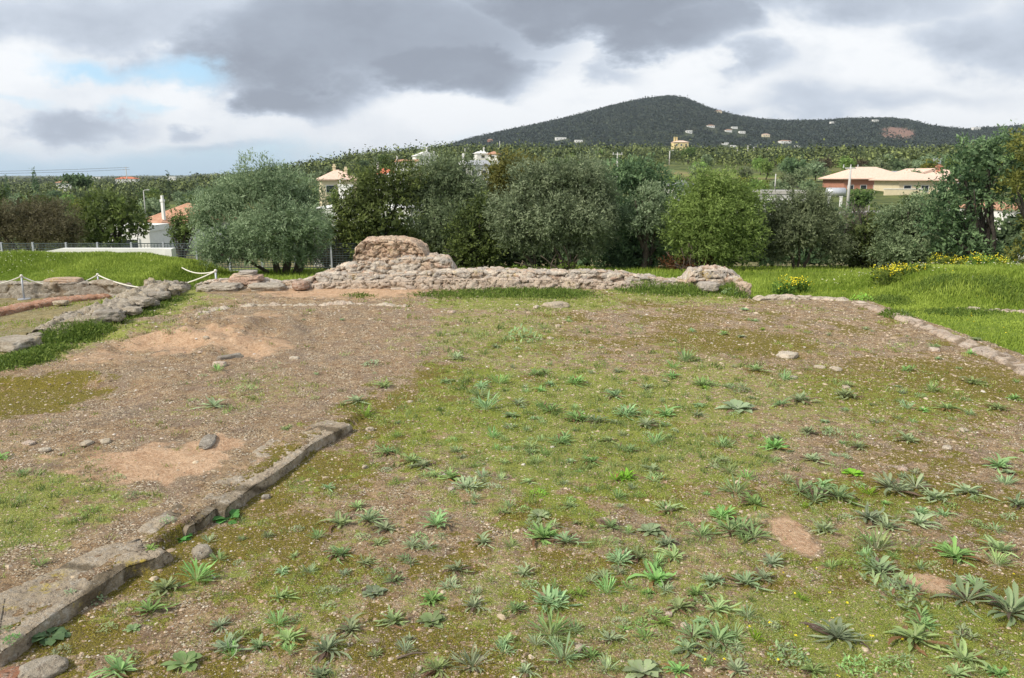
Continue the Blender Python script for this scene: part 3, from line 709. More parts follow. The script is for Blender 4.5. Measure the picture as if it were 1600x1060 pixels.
def pebble_mat():
    m, nt = new_mat('gravel pebbles'); c = nt.attr('cell'); co = objco(nt)
    k = nt.ramp(c, [(0, (.20, .14, .09)), (.25, (.34, .25, .16)), (.5, (.48, .38, .26)), (.72, (.60, .50, .37)), (.88, (.42, .26, .17)), (1, (.66, .62, .56))])
    finish(nt, nt.mix(nt.sm(nt.noise(co, 60), .4, .7, 0, .4), k, (.22, .18, .12)), .9, None, spec=.2); return m
MAT['pebble'] = pebble_mat()
MAT['bark'] = simple('bark grey brown', (.10, .08, .06), .95, .4, 14, .8)
MAT['bark_dark'] = simple('bark dark', (.05, .042, .035), .95, .4, 14, .8)
MAT['white_wall'] = simple('white limewash', (.78, .77, .73), .9, .06, 2, .1)
MAT['cream_wall'] = simple('cream render', (.72, .62, .42), .9, .06, 2, .1)
MAT['pink_wall'] = simple('brick red render', (.46, .22, .15), .9, .1, 2, .1)
MAT['grey_wall'] = simple('grey render', (.50, .49, .47), .9, .1, 1, .1)
MAT['yellow_wall'] = simple('yellow render', (.72, .58, .30), .9, .06, 2, .1)
def tile_mat(name, a, b):
    m, nt = new_mat(name); co = objco(nt)
    w = nt.node('ShaderNodeTexWave', wave_type='BANDS', bands_direction='X'); nt.put(w.inputs['Vector'], co); w.inputs['Scale'].default_value = 1.6; w.inputs['Distortion'].default_value = .4
    n = nt.noise(co, 3, 5)
    finish(nt, nt.mix(nt.sm(nt.m('ADD', nt.m('MULTIPLY', w.outputs[0], .25), n), .35, .85), a, b), .9, w.outputs[0], .6, .05, .2); return m
MAT['roof_tile'] = tile_mat('terracotta tiles', (.40, .20, .12), (.56, .33, .22))
MAT['roof_orange'] = tile_mat('pale orange tiles', (.68, .46, .35), (.82, .62, .50))
MAT['roof_red'] = tile_mat('red tiles', (.50, .14, .07), (.62, .22, .12))
MAT['roof_grey'] = tile_mat('grey roof sheets', (.30, .31, .32), (.42, .43, .45))
MAT['frame'] = simple('white frame', (.7, .7, .68), .6, .05)
MAT['glass'] = simple('dark glass', (.03, .04, .05), .15, .1, spec=.6)
MAT['brown_wood'] = simple('brown wood', (.15, .08, .04), .6)
MAT['post_metal'] = simple('grey painted post', (.42, .44, .48), .5, .1, metal=.2)
MAT['galv'] = simple('galvanised wire', (.08, .10, .10), .5, .1, metal=.3)
MAT['rope'] = simple('off white rope', (.70, .67, .58), .9, .1, 60)
MAT['pole'] = simple('concrete pole', (.50, .49, .46), .85, .1)
MAT['lamp'] = simple('lamp housing', (.60, .60, .60), .5, .1)
MAT['wire'] = simple('dark cable', (.05, .05, .06), .6, .05)
MAT['car_white'] = simple('white car paint', (.75, .76, .78), .3, .03, spec=.5)
MAT['tyre'] = simple('tyre rubber', (.02, .02, .02), .9, .1)
MAT['panel'] = simple('billboard back', (.36, .39, .42), .6, .1, 3)
MAT['road'] = simple('pale road', (.42, .40, .37), .9, .08, 1)
MAT['silver'] = simple('silver sheet', (.55, .56, .58), .35, .1, 3, metal=.4)
MAT['wood_old'] = simple('dead twig', (.16, .12, .09), .9, .3)
# leaves
MAT['olive'] = leaf_mat('olive leaves', (.095, .145, .070), (.39, .49, .29))
MAT['olive_warm'] = leaf_mat('olive leaves warm', (.080, .122, .055), (.35, .44, .24))
MAT['olive_light'] = leaf_mat('olive leaves fresh', (.095, .165, .035), (.36, .52, .15))
MAT['carob'] = leaf_mat('carob leaves', (.040, .075, .022), (.22, .32, .09))
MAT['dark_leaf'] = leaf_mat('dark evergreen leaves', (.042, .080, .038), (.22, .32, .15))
MAT['yellow_leaf'] = leaf_mat('yellow green leaves', (.080, .090, .018), (.270, .270, .070))
MAT['brown_leaf'] = leaf_mat('brown twiggy leaves', (.075, .065, .035), (.190, .170, .095))
MAT['bare_twig'] = leaf_mat('bare twigs', (.12, .10, .08), (.26, .22, .19), tr=.05)
MAT['spring'] = leaf_mat('spring green leaves', (.10, .14, .02), (.32, .38, .08))
MAT['blossom'] = leaf_mat('pale pink blossom', (.22, .17, .15), (.50, .38, .36))
MAT['rust_leaf'] = leaf_mat('rusty shrub leaves', (.09, .05, .02), (.25, .15, .05))
MAT['scrub'] = leaf_mat('hill scrub', (.020, .034, .028), (.058, .078, .052), tr=.1)
MAT['wood_far'] = leaf_mat('far wood', (.025, .042, .018), (.220, .260, .085), tr=.15)
MAT['grass'] = leaf_mat('lawn blades', (.13, .21, .022), (.36, .46, .085), tr=.3)
MAT['grass_dry'] = leaf_mat('dry grass blades', (.16, .15, .05), (.40, .36, .18), tr=.2)
MAT['cover'] = leaf_mat('low green cover', (.11, .14, .02), (.34, .38, .11), tr=.2)
MAT['herb'] = leaf_mat('small herb leaves', (.10, .17, .04), (.30, .40, .15), tr=.25)
MAT['moss'] = leaf_mat('moss', (.06, .055, .008), (.24, .21, .03), tr=.1)
MAT['lush'] = leaf_mat('lush weeds', (.06, .13, .020), (.22, .33, .065), tr=.3)
MAT['straw'] = leaf_mat('dry litter', (.14, .10, .07), (.50, .42, .32), tr=.05)
MAT['daisy'] = leaf_mat('white yellow petals', (.75, .72, .45), (.9, .88, .75), tr=.1, hv=.04)
MAT['yellow_petal'] = leaf_mat('yellow petals', (.72, .60, .02), (.85, .76, .06), tr=.1, hv=.03)
MAT['p_grey'] = plant_mat('grey green leaf', (.205, .275, .130), (.44, .47, .33))
MAT['p_light'] = plant_mat('light green leaf', (.165, .285, .115), (.42, .48, .26))
MAT['p_dark'] = plant_mat('blue green leaf', (.185, .260, .135), (.34, .40, .27))
MAT['p_bright'] = plant_mat('bright leaf', (.15, .29, .05), (.25, .36, .10))
MAT['p_broad'] = plant_mat('broad leaf', (.080, .200, .065), (.16, .27, .10))

# ------------------------------------------------------------------ ground
ground = build_ground()

# ------------------------------------------------------------------ back wall of the terrace
def prof(pts, D, zb=None, off=0.0):
    """skyline points (px, py of the top edge) surveyed at distance D -> sweep path (walked so that the seen face points to the viewer)"""
    P = []
    for q in pts:
        px, py = q[0], q[1]; d = D + (q[2] if len(q) > 2 else 0)
        x, y, zt = at(px, py, d); P.append((x, y, (z1(x, d - .3, False) if zb is None else zb) - .02, zt))
    return P
wall_low = sweep('ruined_wall', prof([(298, 445), (318, 441), (345, 440), (372, 440), (400, 441), (430, 443), (470, 440), (490, 432), (520, 428), (560, 430), (600, 432), (650, 428), (700, 426), (740, 424), (790, 424), (850, 426), (900, 425), (940, 425), (975, 429), (1010, 434), (1050, 439), (1075, 440), (1110, 440), (1150, 441), (1176, 452)], 16.75),
                 MAT['rubble'], thick=.75, lean=.10, cell=(.34, .36, .14), amp=.034, rough=.036, seed=3, res=.022, rnd=.06)
tag(wall_low, 'long low rubble stone wall along the far edge of the terrace, below the tall mound', 'ruined wall')
ledge = sweep('wall_footing', prof([(300, 449), (340, 452), (430, 452), (520, 442), (600, 440), (700, 437), (800, 437), (900, 438), (960, 443), (1040, 447), (1100, 450)], 16.45),
              MAT['concrete_ruin'], thick=.45, lean=.12, cell=(.26, .28, .12), amp=.032, rough=.04, seed=9, res=.025, rnd=.10)
tag(ledge, 'lower crumbling footing course running along the front of the long stone wall', 'wall footing')
mound = empty('masonry_mound', at(630, 440, 17.2)[:2] + (0.0,), 'tall stepped mound of reddish rubble masonry rising behind the long wall', 'ruin')
mound.location.z = z1(*mound.location[:2], False)
ml = tuple(mound.location)
def mpart(name, pts, D, mat, **k):
    P = [(a - ml[0], b - ml[1], c - ml[2], d - ml[2]) for a, b, c, d in prof(pts, D, zb=k.pop('zb', None))]
    return sweep(name, P, MAT[mat], parent=mound, **k)
# world-position noise works per part, offsets differ by seed
mpart('base_course', [(478, 438), (500, 428), (520, 421), (545, 414), (570, 408), (600, 406), (640, 404), (690, 404), (709, 408), (712, 418)], 17.05, 'rubble', thick=1.0, lean=.16, cell=(.42, .4, .2), amp=.035, rough=.06, seed=14, res=.024, rnd=.10)
mpart('middle_course', [(546, 410), (548, 401), (560, 397), (590, 394), (620, 392), (650, 395), (658, 401), (680, 403), (692, 406), (706, 407), (712, 414)], 17.4, 'concrete_ruin', thick=1.1, lean=.22, cell=(.6, .5, .26), amp=.03, rough=.08, seed=24, res=.024, rnd=.12)
mpart('top_block', [(552, 384), (556, 379), (570, 375), (600, 374), (625, 374), (640, 376), (650, 381), (664, 388)], 17.55, 'pink_rubble', thick=1.0, lean=-.06, cell=(.34, .34, .13), amp=.035, rough=.075, seed=34, res=.022, rnd=.07, top_amp=.6, zb=zat(402, 17.55))
for i, (px, py, w, h) in enumerate([(516, 419, 30, 14), (536, 413, 26, 14), (575, 416, 40, 20), (600, 418, 42, 20), (640, 420, 40, 20), (690, 412, 36, 20)]):
    c = at(px, py, 16.95); k = depth(c) / F
    s = ico_rock('facing_stone', (c[0] - ml[0], c[1] - ml[1], c[2] - ml[2]), (w * k, .4, h * k * 1.2), MAT['grey_stone' if i in (2, 3, 4) else 'rubble'], 200 + i, parent=mound, angular=.55, sub=4)
# right end block
eb = sweep('wall_end_block', prof([(1072, 434), (1082, 425), (1100, 422), (1125, 422), (1150, 427), (1165, 436), (1174, 446)], 16.55), MAT['rubble'], thick=.95, lean=.10, cell=(.5, .45, .2), amp=.04, rough=.045, seed=41, res=.028, rnd=.14)
tag(eb, 'raised rounded block of masonry at the right end of the long wall', 'ruined wall')
for i, (px, py, w, h, dd, lab) in enumerate([(1160, 451, 24, 18, 16.2, 'rounded boulder at the right foot of the masonry end block'), (1105, 447, 34, 12, 16.3, 'pale stone lying under the raised end block'), (385, 436, 56, 12, 17.0, 'stack of thin flat stones on the wall left of the mound'),
        (352, 449, 54, 11, 16.5, 'long flat pale block in the back wall beside the rope post'), (418, 449, 60, 11, 16.45, 'long flat block right of the stacked thin stones'), (325, 451, 34, 10, 16.5, 'small block at the left corner of the back wall'), (470, 446, 26, 11, 16.5, 'whitish rounded stone at the foot of the mound')]):
    c = at(px, py, dd); k = depth(c) / F
    s = ico_rock('wall_stone', c, (w * k, .5, h * k * 1.25), MAT['grey_stone' if i in (3, 4, 5) else 'rubble'], 60 + i, angular=.5, sub=4); tag(s, lab, 'stone')
for i, (px, py, w) in enumerate([(382, 430, 40), (388, 426, 28)]):
    c = at(px, py, 17.0); k = depth(c) / F; s = ico_rock('flat_stone', c, (w * k, .4, .09), MAT['rubble'], 80 + i, angular=.5); tag(s, ['thin flat stone second from the top of the stack left of the mound', 'thin flat stone on top of the stack left of the mound'][i], 'stone')

# ------------------------------------------------------------------ left boundary wall, broken
def gpath(pts, zt):
    P = []
    for px, py, h in pts:
        x, y, _ = G(px, py, 0.05); z = z1(x, y, False); P.append((x, y, z - .05, z + h * .68))
    return P
lw = empty('stone_boundary_wall', G(200, 480, 0), 'broken dry stone wall running along the left edge of the terrace', 'ruined wall')
ll = tuple(lw.location)
def lpart(name, pts, seed, thick, cell, mat='grey_stone', **k):
    P = [(a - ll[0], b - ll[1], c - ll[2], d - ll[2]) for a, b, c, d in gpath(pts, 0)]
    return sweep(name, P, MAT[mat], thick=thick, cell=cell, seed=seed, parent=lw, **k)
lpart('near_run', [(84, 530, .06), (120, 524, .15), (155, 510, .20), (180, 496, .21)], 5, .85, (.38, .45, .17), amp=.09, rough=.05, res=.024, rnd=.1)
lpart('far_run', [(172, 500, .18), (210, 488, .24), (240, 475, .26), (275, 462, .27), (300, 450, .28)], 6, .9, (.34, .36, .15), amp=.08, rough=.05, res=.026, rnd=.08)
for i, (px, py, w, h, z) in enumerate([(20, 538, 80, 30, .06), (57, 528, 26, 20, .05), (128, 506, 60, 26, .12), (80, 520, 40, 22, .05), (108, 507, 32, 20, .1), (168, 494, 50, 26, .12), (222, 472, 40, 18, .15), (205, 486, 34, 16, .08), (250, 462, 34, 16, .15), (236, 474, 26, 14, .08), (276, 450, 30, 14, .18)]):
    c = G(px, py, z); k = depth(c) / F
    s = ico_rock('boundary_stone', c, (w * k * .95, w * k * .8, h * k * .8), MAT['grey_stone'], 300 + i, angular=.5, sub=4, rz=.3 * (i % 3 - 1))
    tag(s, ['large grey stone block at the left edge of the frame, nearest of the broken wall', 'small stone beside the nearest large block of the broken wall', 'yellowish flat block at the near end of the left wall', 'low pale stone just before the lush weed clump', 'small rounded stone on the near end of the left wall',
            'bulky block where the two runs of the left wall meet', 'squared block in the middle of the left wall face', 'low block under the squared one in the left wall', 'squared block further along the left wall face', 'small block low in the far left wall face', 'last squared block near the back corner of the left wall'][i], 'stone')

# ------------------------------------------------------------------ kerb pieces between the two floors
def kerb(name, pts, seed, thick, lab, zt=.108, **k):
    P = []
    for px, py in pts:
        x, y, _ = G(px, py, zt); P.append((x, y, z1(x + .08, y, False) - .01, zt - .012 + z1(x, y, False) * .1))
    o = sweep(name, P, MAT['kerb'], thick=thick, lean=.012, cell=(1.1, 1.3, 1.0), amp=.006, rough=.022, seed=seed, res=.009, rnd=.010, small=.8, taper=.04, **k); tag(o, lab, 'kerb'); return o
kerb('mortar_kerb', [(-60, 1030), (2, 1015), (52, 980), (82, 957), (155, 912), (202, 880), (240, 870), (270, 853)], 51, [.62, .50, .42, .35], 'nearest long piece of grey mortar kerb with yellow lichen, at the lower left corner')
kerb('kerb_fragment', [(243, 832), (262, 815), (282, 806)], 52, .16, 'small broken kerb lump between the near kerb piece and the leafy weed', zt=.102)
kerb('kerb_fragment', [(290, 822), (318, 808), (345, 785)], 53, .34, 'short pinkish broken kerb piece left of the dark leafy weed', zt=.10)
kerb('mortar_kerb', [(352, 792), (400, 754), (430, 736), (462, 714), (490, 690), (525, 672), (552, 659)], 54, [.22, .42, .45, .3], 'far piece of grey mortar kerb with yellow specks, ending at the grass tuft', zt=.098)
# brick coloured band, retaining wall in the sunken yard
def wpath(pts, D=None):
    return [(x, y, zb, zt) for x, y, zb, zt in pts]
b0 = G(-40, 497, -.55); b1 = G(95, 472, -.55); b2 = G(190, 462, -.55)
bb = sweep('clay_band', [(b0[0], b0[1], -.6, -.50), (b1[0], b1[1], -.6, -.49), (b2[0], b2[1], -.6, -.5)], MAT['brick_band'], thick=.55, lean=.02, cell=(.4, .2, .1), amp=.015, rough=.02, seed=61, res=.04, rnd=.04)
tag(bb, 'low brick-red band crossing the sunken yard behind the left wall', 'kerb')
r0 = at(-60, 441, 19.75); r1 = at(212, 441, 19.75)
rw = sweep('retaining_wall', [(r0[0], 19.5, -.65, zat(441.5, 19.5)), (at(70, 440, 19.5)[0], 19.5, -.65, zat(442, 19.5)), (at(150, 440, 19.5)[0], 19.5, -.65, zat(440.5, 19.5)), (r1[0], 19.5, -.65, zat(446, 19.5))], MAT['retaining'], thick=.4, lean=.03, cell=(.7, .4, .22), amp=.03, rough=.035, seed=71, res=.035, rnd=.04)
tag(rw, 'long grey weathered stone wall holding the grass bank behind the rope posts', 'retaining wall')
c = at(103, 438, 19.8); s = ico_rock('wall_stone', c, (.95, .5, .16), MAT['rubble'], 90, angular=.4, sub=4); tag(s, 'flat reddish stone on top of the grey retaining wall between the rope posts', 'stone')
c = G(95, 473, -.52); s = ico_rock('wall_stone', c, (.32, .25, .1), MAT['pale_stone'], 91, angular=.5); tag(s, 'pale yellowish stone lying beside the brick-red band', 'stone')

# right edging of the terrace
e = [(1180, 467), (1230, 466), (1290, 468), (1330, 471)]
P = [(G(a, b, .03)[0], G(a, b, .03)[1], -.12, .05) for a, b in e]
o = sweep('terrace_edging', P, MAT['pale_stone'], thick=.35, lean=.02, cell=(.5, .4, .2), amp=.015, rough=.03, seed=81, res=.03, rnd=.03); tag(o, 'flat pale stone edging at the far right edge of the terrace', 'stone edging')
e = [(1368, 470), (1400, 480), (1440, 492), (1500, 515), (1560, 538), (1620, 560), (1700, 600)]
P = [(G(a, b, .03)[0], G(a, b, .03)[1], -.15, .05) for a, b in e]
P2 = [(x - .28, y, a, b) for x, y, a, b in P]
o = sweep('terrace_edging', P2[::-1], MAT['concrete_ruin'], thick=.28, lean=.0, cell=(.6, .5, .25), amp=.015, rough=.035, seed=82, res=.025, rnd=.03); tag(o, 'worn flat stone edging running towards the viewer along the right side of the terrace', 'stone edging')
e = [(1480, 482), (1530, 485), (1600, 489), (1680, 492)]
P = [(G(a, b, -.22)[0], G(a, b, -.22)[1], -.35, -.19) for a, b in e]
o = sweep('buried_kerb', P, MAT['pale_stone'], thick=.2, lean=.02, cell=(.6, .5, .25), amp=.03, rough=.05, seed=83, res=.04, rnd=.04); tag(o, 'line of pale stones half buried in the grass below the right bank', 'kerb')

o = sweep('floor_ledge', [(G(a, b, .05)[0], G(a, b, .05)[1], z1(*G(a, b, .05)[:2]) - .05, z1(*G(a, b, .05)[:2]) + (.03 if i % 2 else -.005)) for i, (a, b) in enumerate([(318, 492), (345, 483), (365, 480), (395, 476), (430, 474), (470, 475), (500, 475), (535, 474), (560, 474), (600, 476), (640, 477)])], MAT['pale_stone'], thick=.22, lean=.02, cell=(.2, .2, .1), amp=.03, rough=.05, seed=86, res=.02, rnd=.03); tag(o, 'low broken pale ledge of old flooring before the bare earth below the mound', 'stone edging')
# loose stones on the terrace
for px, py, w, h, lab, sd in [(1231, 556, 38, 13, 'largest pale flat stone on the right part of the terrace', 1), (1460, 547, 20, 8, 'small white stone near the right edging', 2), (1305, 577, 20, 8, 'pale stone below the largest flat stone', 3), (1281, 574, 20, 6, 'flat stone left of a small pale stone on the right', 4),
        (868, 478, 44, 12, 'flat yellowish slab in the grass before the back wall', 5), (838, 481, 12, 8, 'small whitish stone left of the yellowish slab', 6), (872, 511, 12, 9, 'small pale stone in the middle distance', 7), (860, 529, 12, 5, 'small pale stone right of the blue green weed clump', 8),
        (343, 571, 22, 14, 'pale angular stone below the slab on the old floor', 9), (360, 560, 44, 14, 'broken slab tilted on the old floor at left', 10), (136, 693, 22, 8, 'pinkish flat stone, middle of the three in a row at left', 11), (165, 690, 20, 7, 'pale flat stone, right of the three in a row at left', 12), (46, 693, 22, 7, 'pale flat stone, left of the three in a row', 13),
        (70, 703, 18, 6, 'small flat stone under the row of three stones', 14), (96, 709, 10, 5, 'tiny white stone near the row of three stones', 15), (325, 690, 70, 12, 'long broken slab edge above the orange soil patch', 16), (705, 488, 14, 6, 'small stone at the far end of the bare ground', 17), (322, 528, 10, 6, 'small white stone on the earth bumps', 18),
        (68, 1046, 70, 22, 'rounded grey stone at the lower left corner below the kerb', 19), (10, 1060, 60, 14, 'orange flat stone cut by the bottom left corner', 20), (316, 865, 40, 24, 'flat grey fragment set in the moss right of the near kerb', 21), (641, 628, 9, 5, 'small pale stone in the moss right of the kerb end', 22), (578, 672, 14, 9, 'small pinkish stone beside the grass tuft at the kerb end', 23),
        (1480, 700, 18, 7, 'flat pale stone at the right side of the terrace', 24), (1506, 672, 14, 6, 'small buff stone at far right of the terrace', 25), (1045, 795, 16, 8, 'pale stone in the centre gravel', 26), (416, 777, 14, 9, 'grey stone on the moss near the kerb', 27), (570, 730, 9, 6, 'small round buff stone on the mossy gravel', 28),
        (705, 765, 14, 7, 'flat buff stone among the weeds in the middle', 29), (1070, 978, 14, 8, 'small cream stone near the bottom centre', 30), (1045, 960, 12, 7, 'tan stone above the small cream stone', 31), (1505, 905, 14, 10, 'pinkish stone beside the largest weed', 32), (905, 1013, 18, 9, 'whitish stone near the bottom edge', 33), (655, 1045, 10, 8, 'small white stone at the bottom beside a weed', 34),
        (1410, 733, 16, 7, 'white chalky stone in the right middle ground', 35), (460, 560, 16, 6, 'small flat stone on the bare ground left of centre', 36), (1240, 590, 14, 5, 'thin flat stone on the right terrace', 37), (1322, 605, 16, 6, 'low buff stone on the moss at right', 38)]:
    c = G(px, py, 0.0); z = z1(c[0], c[1]); c = G(px, py, z + .01); k = depth(c) / F
    s = ico_rock('loose_stone', (c[0], c[1], c[2]), (w * k, w * k * (.75 if sd not in (10, 16) else .35), max(.02, h * k * (.95 if sd != 16 else .6))), MAT['grey_stone' if sd in (10, 16, 19, 21, 27) else ('brick_band' if sd in (20,) else 'pale_stone')], 400 + sd, angular=.4, rz=sd * .7, sub=3)
    tag(s, lab, 'stone')

# ------------------------------------------------------------------ rope barrier
posts = []
for px, pyb, pyt, D, lab in [(38, 468, 431, None, 'grey rope post with a flat base plate, left of the two in the sunken yard'), (156, 462, 429, None, 'grey rope post standing against the weathered retaining wall'), (338, 440, 423, 17.4, 'grey rope post behind the back corner of the left wall'), (-90, 474, 433, None, 'grey rope post outside the left edge of the frame')]:
    if D is None: g = G(px, pyb, -.6)
    else: g = at(px, pyb, D); g = (g[0], g[1], z1(g[0], g[1], False))
    zt = at(px, pyt, g[1])[2]; posts.append((g[0], g[1], zt))
    if px < 0: continue
    o = empty('rope_post', g, lab, 'rope post', 'grey posts carrying the white rope'); h = zt - g[2]
    b = MB(); b.tube([(0, 0, 0), (0, 0, h)], .022, 10); b.build('post', MAT['post_metal'], o, True)
    b = MB(); b.tube([(0, 0, -.005), (0, 0, .02)], .15, 16); b.build('base_plate', MAT['post_metal'], o)
    b = MB(); b.tube([(0, 0, h - .03), (0, 0, h + .01), (0, 0, h + .03)], [.035, .035, .015], 10); b.build('cap', MAT['rope'], o, True)
def rope(a, c, sag, lab):
    b = MB(); n = 24; L = []
    for i in range(n + 1):
        t = i / n; L.append((a[0] + (c[0] - a[0]) * t, a[1] + (c[1] - a[1]) * t, a[2] + (c[2] - a[2]) * t - sag * 4 * t * (1 - t) - .015))
    b.tube(L, .016, 7); o = b.build('rope', MAT['rope'], None, True); tag(o, lab, 'rope', 'white ropes between the posts')
rope(posts[3], posts[0], .22, 'white rope hanging from the left frame edge to the first rope post')
rope(posts[0], posts[1], .27, 'white rope sagging between the two posts in the sunken yard')
rope(posts[1], posts[2], .36, 'white rope dipping behind the left wall to the corner post')
q = at(284, 415, 22.5); rope(posts[2], (q[0], q[1], q[2] - .05), .10, 'white rope running back from the corner post towards the grass bank')

# white wall and wire fence behind the bank
D = 25.4
o = empty('white_wall', (at(170, 400, D)[0], D, -.9), 'low white painted wall behind the left grass bank', 'wall')
x0 = at(75, 396, D)[0] - o.location.x; x1 = at(95, 396, D)[0] - o.location.x; x2 = at(270, 396, D)[0] - o.location.x
b = MB(); zt = zat(388.5, D) + .9; zl = zat(396, D) + .9
b.add([(x0 - 1.2, 0, 0), (x1, 0, 0), (x1, 0, zt), (x0 - 1.2, 0, zl - .15), (x0 - 1.2, .25, 0), (x1, .25, 0), (x1, .25, zt), (x0 - 1.2, .25, zl - .15)], [(0, 1, 2, 3), (7, 6, 5, 4), (3, 2, 6, 7), (0, 3, 7, 4)])
b.box(((x1 + x2) / 2, .125, zt / 2), (x2 - x1, .25, zt)); b.build('wall_body', MAT['white_wall'], o)
b = MB(); b.box((x2 - .12, -.03, zt / 2), (.22, .07, zt - .02)); b.build('end_pier', MAT['white_wall'], o)
b = MB(); D = 29.0; pts = [(285, 421), (318, 422), (345, 422), (372, 422), (400, 421)]
for a, c in zip(pts[:-1], pts[1:]):
    p = at(a[0], a[1], D); q = at(c[0], c[1], D); b.tube([(p[0], p[1], p[2] - .03), (q[0], q[1], q[2] - .03)], .022, 5)
o = b.build('white_rail', MAT['white_wall']); tag(o, 'thin white rail in the grass at the left side of the olive tree', 'rail')
D = 28.5; fz = z1(-15, D); FT = zat(381, D); xs = [at(p, 381, D)[0] for p in (-48, 2, 51, 103, 152, 205, 255, 306, 357, 408, 460, 517, 570)]
o = empty('wire_fence', (xs[6], D, fz), 'grey wire mesh fence with metal posts behind the white wall', 'fence')
for x in xs:
    b = MB(); b.box((x - xs[6], 0, (FT - fz) / 2 - .2), (.06, .06, FT - fz + .5)); b.build('post', MAT['post_metal'], o)
b = MB(); L = xs[-1] - xs[0]; cx = (xs[0] + xs[-1]) / 2 - xs[6]
for i in range(16): z = (FT - fz) * i / 15; b.box((cx, 0, z), (L, .02, .022 if i % 5 else .035))
for i in range(int(L / .12)): b.box((xs[0] - xs[6] + i * .12, 0, (FT - fz) / 2), (.012, .012, FT - fz))
b.build('mesh_panel', MAT['galv'], o)
# ------------------------------------------------------------------ near trees (surveyed from the photograph)
T = near_tree
T('olive_tree', 'broad grey-green olive tree with several thin stems left of the mound', 'tree', 25.0, (440, 432), [(415, 298, 64, 42, 0), (360, 318, 44, 38, .3), (463, 320, 42, 42, .3), (358, 372, 52, 32, -.6), (322, 345, 22, 36, .2), (440, 355, 72, 40, -.9), (400, 395, 50, 22, -.9), (484, 360, 32, 42, -.3), (340, 398, 36, 16, -.8), (470, 395, 30, 18, -.6)], 'olive', 1.2, (.13, .03), 11, fill=.18,
  st=[([(438, 436), (430, 405), (420, 360), (400, 320)], .13, .05), ([(445, 436), (447, 400), (455, 350), (465, 310)], .11, .04), ([(452, 436), (452, 405), (450, 350)], .07, .03), ([(460, 436), (468, 400), (478, 370), (490, 330)], .10, .04), ([(465, 437), (475, 405), (485, 375)], .07, .03), ([(428, 432, 0), (405, 418, -.5), (380, 404, -.8), (345, 398, -1)], .07, .03)])
T('carob_tree', 'dark green tree directly behind the tall mound', 'tree', 29.0, (600, 425), [(585, 298, 45, 40, 0), (620, 288, 42, 35, .3), (548, 335, 34, 36, -.3), (560, 345, 40, 40, -.3), (530, 365, 24, 30, -.2), (610, 350, 55, 45, -.5), (570, 390, 45, 28, -.3), (640, 390, 40, 28, -.2)], 'carob', .82, (.13, .055), 12, r0=.1, fill=.08, bark='bark_dark')
T('olive_tree', 'dusky grey-green olive, its round top right above the mound', 'tree', 29.5, (690, 428), [(690, 280, 52, 40, .3), (728, 300, 40, 42, .4), (660, 310, 35, 40, .1), (700, 350, 55, 45, -.4), (740, 355, 30, 40, 0), (690, 395, 50, 28, -.4)], 'olive_warm', .95, (.12, .04), 13, bark='bark_dark')
T('carob_tree', 'dark bushy green tree filling the gap right of the mound', 'tree', 27.5, (735, 432), [(735, 375, 36, 40, 0), (715, 405, 34, 24, -.2), (760, 400, 34, 28, 0), (750, 340, 30, 35, .2)], 'carob', 1.0, (.12, .055), 14, bark='bark_dark')
T('olive_tree', 'yellowish green tree top peeking between two grey olives', 'tree', 31.5, (800, 425), [(795, 272, 45, 32, 0), (770, 310, 30, 45, 0), (820, 270, 30, 24, .3), (780, 350, 40, 50, 0)], 'yellow_leaf', .9, (.12, .045), 15, bark='bark_dark')
T('olive_tree', 'largest grey-green olive with a leaning pale trunk in the middle of the tree line', 'tree', 26.5, (890, 434), [(885, 276, 60, 34, 0), (840, 290, 46, 36, 0), (925, 300, 36, 38, .1), (805, 335, 46, 38, -.4), (860, 340, 50, 34, -.8), (910, 345, 40, 34, -.6), (815, 372, 40, 22, -.5), (935, 350, 30, 50, .2), (850, 380, 36, 14, -.6), (905, 385, 34, 22, -.2)], 'olive', 1.3, (.13, .036), 16,
  st=[([(888, 436), (878, 410), (868, 390), (872, 365), (880, 330)], .12, .05), ([(892, 436), (898, 410), (905, 385), (900, 350)], .10, .04), ([(842, 430), (830, 410), (818, 395), (806, 385)], .07, .04), ([(872, 392), (855, 370), (840, 350)], .06, .03), ([(838, 420), (832, 385), (825, 350)], .06, .03)])
T('olive_tree', 'dark grey-green tree right of the largest olive', 'tree', 28.5, (1000, 434), [(985, 278, 48, 32, .2), (1025, 298, 44, 32, .3), (975, 340, 50, 42, -.2), (1025, 350, 42, 45, 0), (1000, 395, 58, 32, -.3), (960, 400, 34, 30, 0)], 'dark_leaf', 1.0, (.13, .045), 17, bark='bark_dark')
T('olive_tree', 'silvery olive half hidden between the dark tree and the bright green one', 'tree', 27.6, (1010, 434), [(1015, 315, 30, 24, 0), (1000, 345, 34, 26, -.3), (1030, 350, 26, 34, 0)], 'olive', .9, (.12, .034), 27)
T('olive_tree', 'fresh light green dome-shaped olive right of centre', 'tree', 26.5, (1120, 436), [(1115, 300, 54, 34, 0), (1075, 325, 32, 36, 0), (1160, 315, 36, 34, .1), (1110, 350, 60, 38, -.6), (1070, 370, 34, 38, -.2), (1165, 365, 36, 42, -.1), (1120, 395, 58, 26, -.4)], 'olive_light', 1.2, (.14, .032), 18, r0=.09)
T('olive_tree', 'rounded dull grey olive with dark shadow beneath, fourth crown from the right', 'tree', 27.5, (1255, 434), [(1250, 322, 50, 24, 0), (1215, 340, 34, 32, 0), (1290, 345, 32, 32, .1), (1250, 365, 58, 32, -.5), (1210, 385, 34, 28, -.2), (1300, 385, 30, 28, -.2)], 'olive_warm', 1.15, (.12, .034), 19,
  st=[([(1245, 436), (1240, 410), (1228, 375)], .08, .04), ([(1250, 436), (1262, 405), (1275, 370)], .08, .04), ([(1243, 436), (1248, 405), (1250, 360)], .06, .03)])
